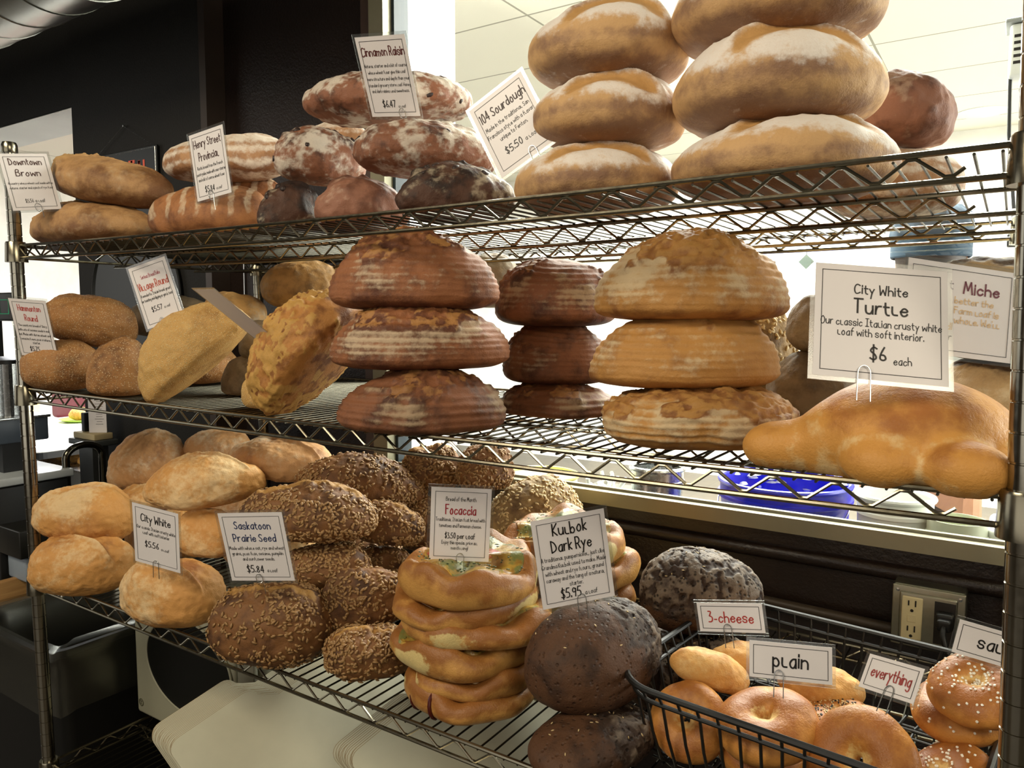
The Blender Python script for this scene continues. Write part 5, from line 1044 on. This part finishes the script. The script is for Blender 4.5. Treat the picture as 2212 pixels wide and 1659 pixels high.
# black counter with its chrome handle loop, drawer and tub
bc = thing('black_counter', 'black counter left of the rack with a pale top', 'counter', (-1.15, .25, FZ))
m = MB(); m.box((0, 0, .445), (1.2, .19, .89), bev=.006); m.build('body', M_BLACKPL, bc, smooth=True)
m = MB(); m.box((0, .0, .903), (1.22, .21, .022), bev=.004); m.build('countertop', plain('grey_laminate', 'b9c0c2', .3), bc, smooth=True)
m = MB(); m.box((.66, -.02, .755), (.12, .15, .075), bev=.004); dw = m.build('drawer', plain('black_drawer', '1a1a17', .35), bc, smooth=True)
m = MB(); m.box((.66, -.02, .682), (.10, .12, .066), bev=.008); m.build('grey_tub', plain('bluish_tub', '8f9aa5', .4), bc, smooth=True)
wood = NT('wood_panel'); v = wood.ocoord(); mp = wood.n('ShaderNodeMapping'); mp.inputs['Scale'].default_value = (14, 4, 60); wood.l(v, mp.inputs[0]); wood.base(wood.mix(wood.noise(mp.outputs[0], 3, 5), lin('c9a066'), lin('94683a'))); wood.set(Roughness=.45)
m = MB(); m.box((-.50, .185, .30), (.02, .24, .17), bev=.004); wp = tag(m.build('wooden_board', wood.m, smooth=True), 'light wooden board standing on edge beside the black counter', 'board'); wp.location = (0, 0, 0)
m = MB(); a = [PI * k / 16 for k in range(17)]; m.tube([(-.57, .35 - .002, .10)] + [(-.57, .40 - .052 * math.cos(t), .668 + .035 * math.sin(t)) for t in a] + [(-.57, .452, .10)], .010, 12); tag(m.build('handle_loop', chrome_mat('dark_chrome', '6a675c', .15), smooth=True), 'dark shiny bent tube arching up behind the black counter', 'handle')
# dining room
def table(x, y, z, w, d, label):
    o = thing('dining_table', label, 'table', (x, y, FZ), 'dining tables'); h = z - FZ
    q = MB(); q.prism(rrect(w, d, .06, 6), h - .03, h); q.build('tabletop', [plain('white_laminate', 'f2f3f0', .25)], o)
    q = MB(); q.prism(rrect(w + .012, d + .012, .065, 6), h - .034, h - .004); q.build('edge_band', plain('dark_edge', '26282a', .4), o)
    q = MB(); q.tube([(0, 0, .02), (0, 0, h - .03)], .03, 16); q.build('pedestal', M_BLACKPL, o, smooth=True)
    q = MB(); q.lathe([(.24, .0), (.24, .012), (.06, .03), (.03, .04)], (0, 0, 0), 32); q.build('base', M_BLACKPL, o, smooth=True)
table(-2.50, 1.30, .47, 1.15, .86, 'white dining table with dark edge seen through the opening')
cupo = thing('cup', 'pale yellow paper cup on the white table', 'cup', (-2.86, 1.30, .4705)); m = MB(); m.lathe([(.0005, 0), (.030, 0), (.040, .115), (.042, .118), (.038, .118), (.028, .004), (.0005, .004)], (0, 0, 0), 28); m.build('body', plain('yellow_paper', 'ecd48a', .5), cupo, smooth=True)
po = thing('plate', 'green plate on the white table', 'plate', (-2.80, 1.53, .4705)); m = MB(); m.lathe([(.0005, 0), (.07, 0), (.11, .016), (.112, .018), (.07, .005), (.0005, .004)], (0, 0, 0), 40); m.build('dish', plain('lime_green_plastic', 'a5c94a', .35), po, smooth=True)
loaf('croissant', 'white', 'batard', (.13, .075, .07), (-2.80, 1.53, .476), (30, 0, 0), 71, 'golden croissant on the green plate', None, 'pastry', 'cheese')
mc = thing('menu_card', 'white printed menu card standing by the opening', 'menu card', (-.713, .52, .711)); m = MB(); m.box((0, 0, .066), (.055, .003, .132), rot=None); m.v = [tuple(RZ(35) @ Vector(p)) for p in m.v]; m.build('card', M_CARD, mc)
m = MB()
for k in range(12): m.box((.006, -.0018, .115 - .008 * k), (.022 + .006 * math.sin(k * 2.3), .0004, .0014))
m.v = [tuple(RZ(35) @ Vector(p)) for p in m.v]; m.build('print', ink('77736f'), mc)
m = MB(); m.box((-.745, .52, .7005), (.125, .06, .020), bev=.003); tag(m.build('wooden_block', plain('tan_board', 'b5a47c', .6), smooth=True), 'tan block under the white menu card', 'block')
sh_ = MB(); sh_.box((-.745, .52, .681), (.15, .08, .018), bev=.003); sh_.box((-.745, .52, .2005), (.08, .05, .942)); tag(sh_.build('ledge', plain('dark_ledge', '3a3d3c', .4), smooth=True), 'dark ledge in the opening under the menu card', 'ledge')
m = MB(); m.box((-.775, .52, .741), (.020, .03, .06), bev=.003); tag(m.build('napkin_holder', M_BLACKPL, smooth=True), 'small black napkin holder beside the menu card', 'holder')
se = thing('bench', 'bench with a red seat behind the white table', 'bench', (-4.3, 2.3, FZ)); m = MB(); m.box((0, 0, .44), (1.6, .45, .09), bev=.03); m.build('seat', plain('red_vinyl', 'a8384a', .4), se, smooth=True); m = MB(); m.box((0, .2, .72), (1.6, .08, .46), bev=.03); m.build('backrest', plain('red_vinyl_back', 'b0465a', .4), se, smooth=True); m = MB(); m.box((0, 0, .2), (1.5, .38, .4)); m.build('plinth', M_BLACKPL, se)
ur = thing('coffee_urn', 'ribbed silver urn on the blue-grey unit at the left edge', 'urn', (-.715, .25, .7975)); m = MB(); pr_ = []
for a in range(48): t = 2 * PI * a / 48; pr_.append(((.052 + .003 * math.cos(t * 12)) * math.cos(t), (.052 + .003 * math.cos(t * 12)) * math.sin(t)))
m.prism(pr_, 0, .145); m.build('body', M_STEEL, ur, smooth=True); m = MB(); m.lathe([(.057, .145), (.057, .156), (.04, .163), (.0005, .165)], (0, 0, 0), 32); m.build('lid', M_BLACKPL, ur, smooth=True)
un = thing('serving_unit', 'blue-grey unit on black legs under the silver urn', 'unit', (-.73, .25, .6355)); m = MB(); m.box((0, 0, .125), (.22, .16, .072), bev=.005); m.build('body', plain('blue_grey_enamel', '4a5562', .35), un, smooth=True); m = MB(); m.box((0, 0, .1575), (.23, .17, .008), bev=.002); m.build('top_plate', M_STEEL, un, smooth=True)
for sx in (-1, 1): q = MB(); q.box((sx * .09, 0, .045), (.024, .08, .09)); q.build('leg', M_BLACKPL, un)
mo = thing('monitor', 'black monitor with a green outline at the left edge', 'monitor', (-.80, .305, .635)); m = MB(); m.box((0, 0, .468), (.19, .035, .082), bev=.006); m.build('housing', M_BLACKPL, mo, smooth=True); m = MB(); m.box((-.06, .01, .22), (.02, .012, .44)); m.build('stand', M_BLACKPL, mo)
m = MB(); m.tube([(.02, -.0185, .448), (.075, -.0185, .448), (.075, -.0185, .488), (.02, -.0185, .488)], .0016, 6, True); m.build('screen_outline', emit_mat('green_screen_line', '4fae7c', .6), mo)
cs = thing('chair', 'chair frame of bent silver tube under the white table', 'chair', (-1.66, .98, FZ)); m = MB(); m.tube([(-.16, -.1, .0), (-.16, -.1, .40), (-.14, -.1, .55), (-.08, -.1, .63), (.0, -.1, .66)], .016, 12); m.build('leg', plain('silver_paint', 'b9c2cc', .3), cs, smooth=True); m = MB(); m.tube([(-.16, .2, .0), (-.16, .2, .40), (-.14, .2, .55), (-.08, .2, .63), (.0, .2, .66)], .016, 12); m.build('leg', plain('silver_paint_rear', 'b9c2cc', .3), cs, smooth=True)
m = MB(); m.box((-.05, .05, .44), (.34, .36, .03), bev=.01); m.build('seat', M_BLACKPL, cs, smooth=True)
py = thing('pastry_tray', 'silver tray of pastries low behind the black counter', 'tray', (-2.08, 1.12, .37)); m = MB(); m.prism(rrect(.62, .22, .02), 0, .008); m.build('tray', M_STEEL, py); m = MB(); m.box((0, 0, -.325), (.1, .1, .63)); m.build('pedestal', M_BLACKPL, py)
for k in range(6): loaf('pastry', 'cheese', 'batard', (.095, .065, .05), (-2.31 + .092 * k, 1.11 + .02 * (k % 2), .378), (30 + 20 * k, 0, 0), 81 + k, ('leftmost', 'second from the left', 'third from the left', 'fourth from the left', 'fifth from the left', 'rightmost')[k] + ' brown pastry on the silver tray behind the rack post', 'pastries on the tray', 'pastry')
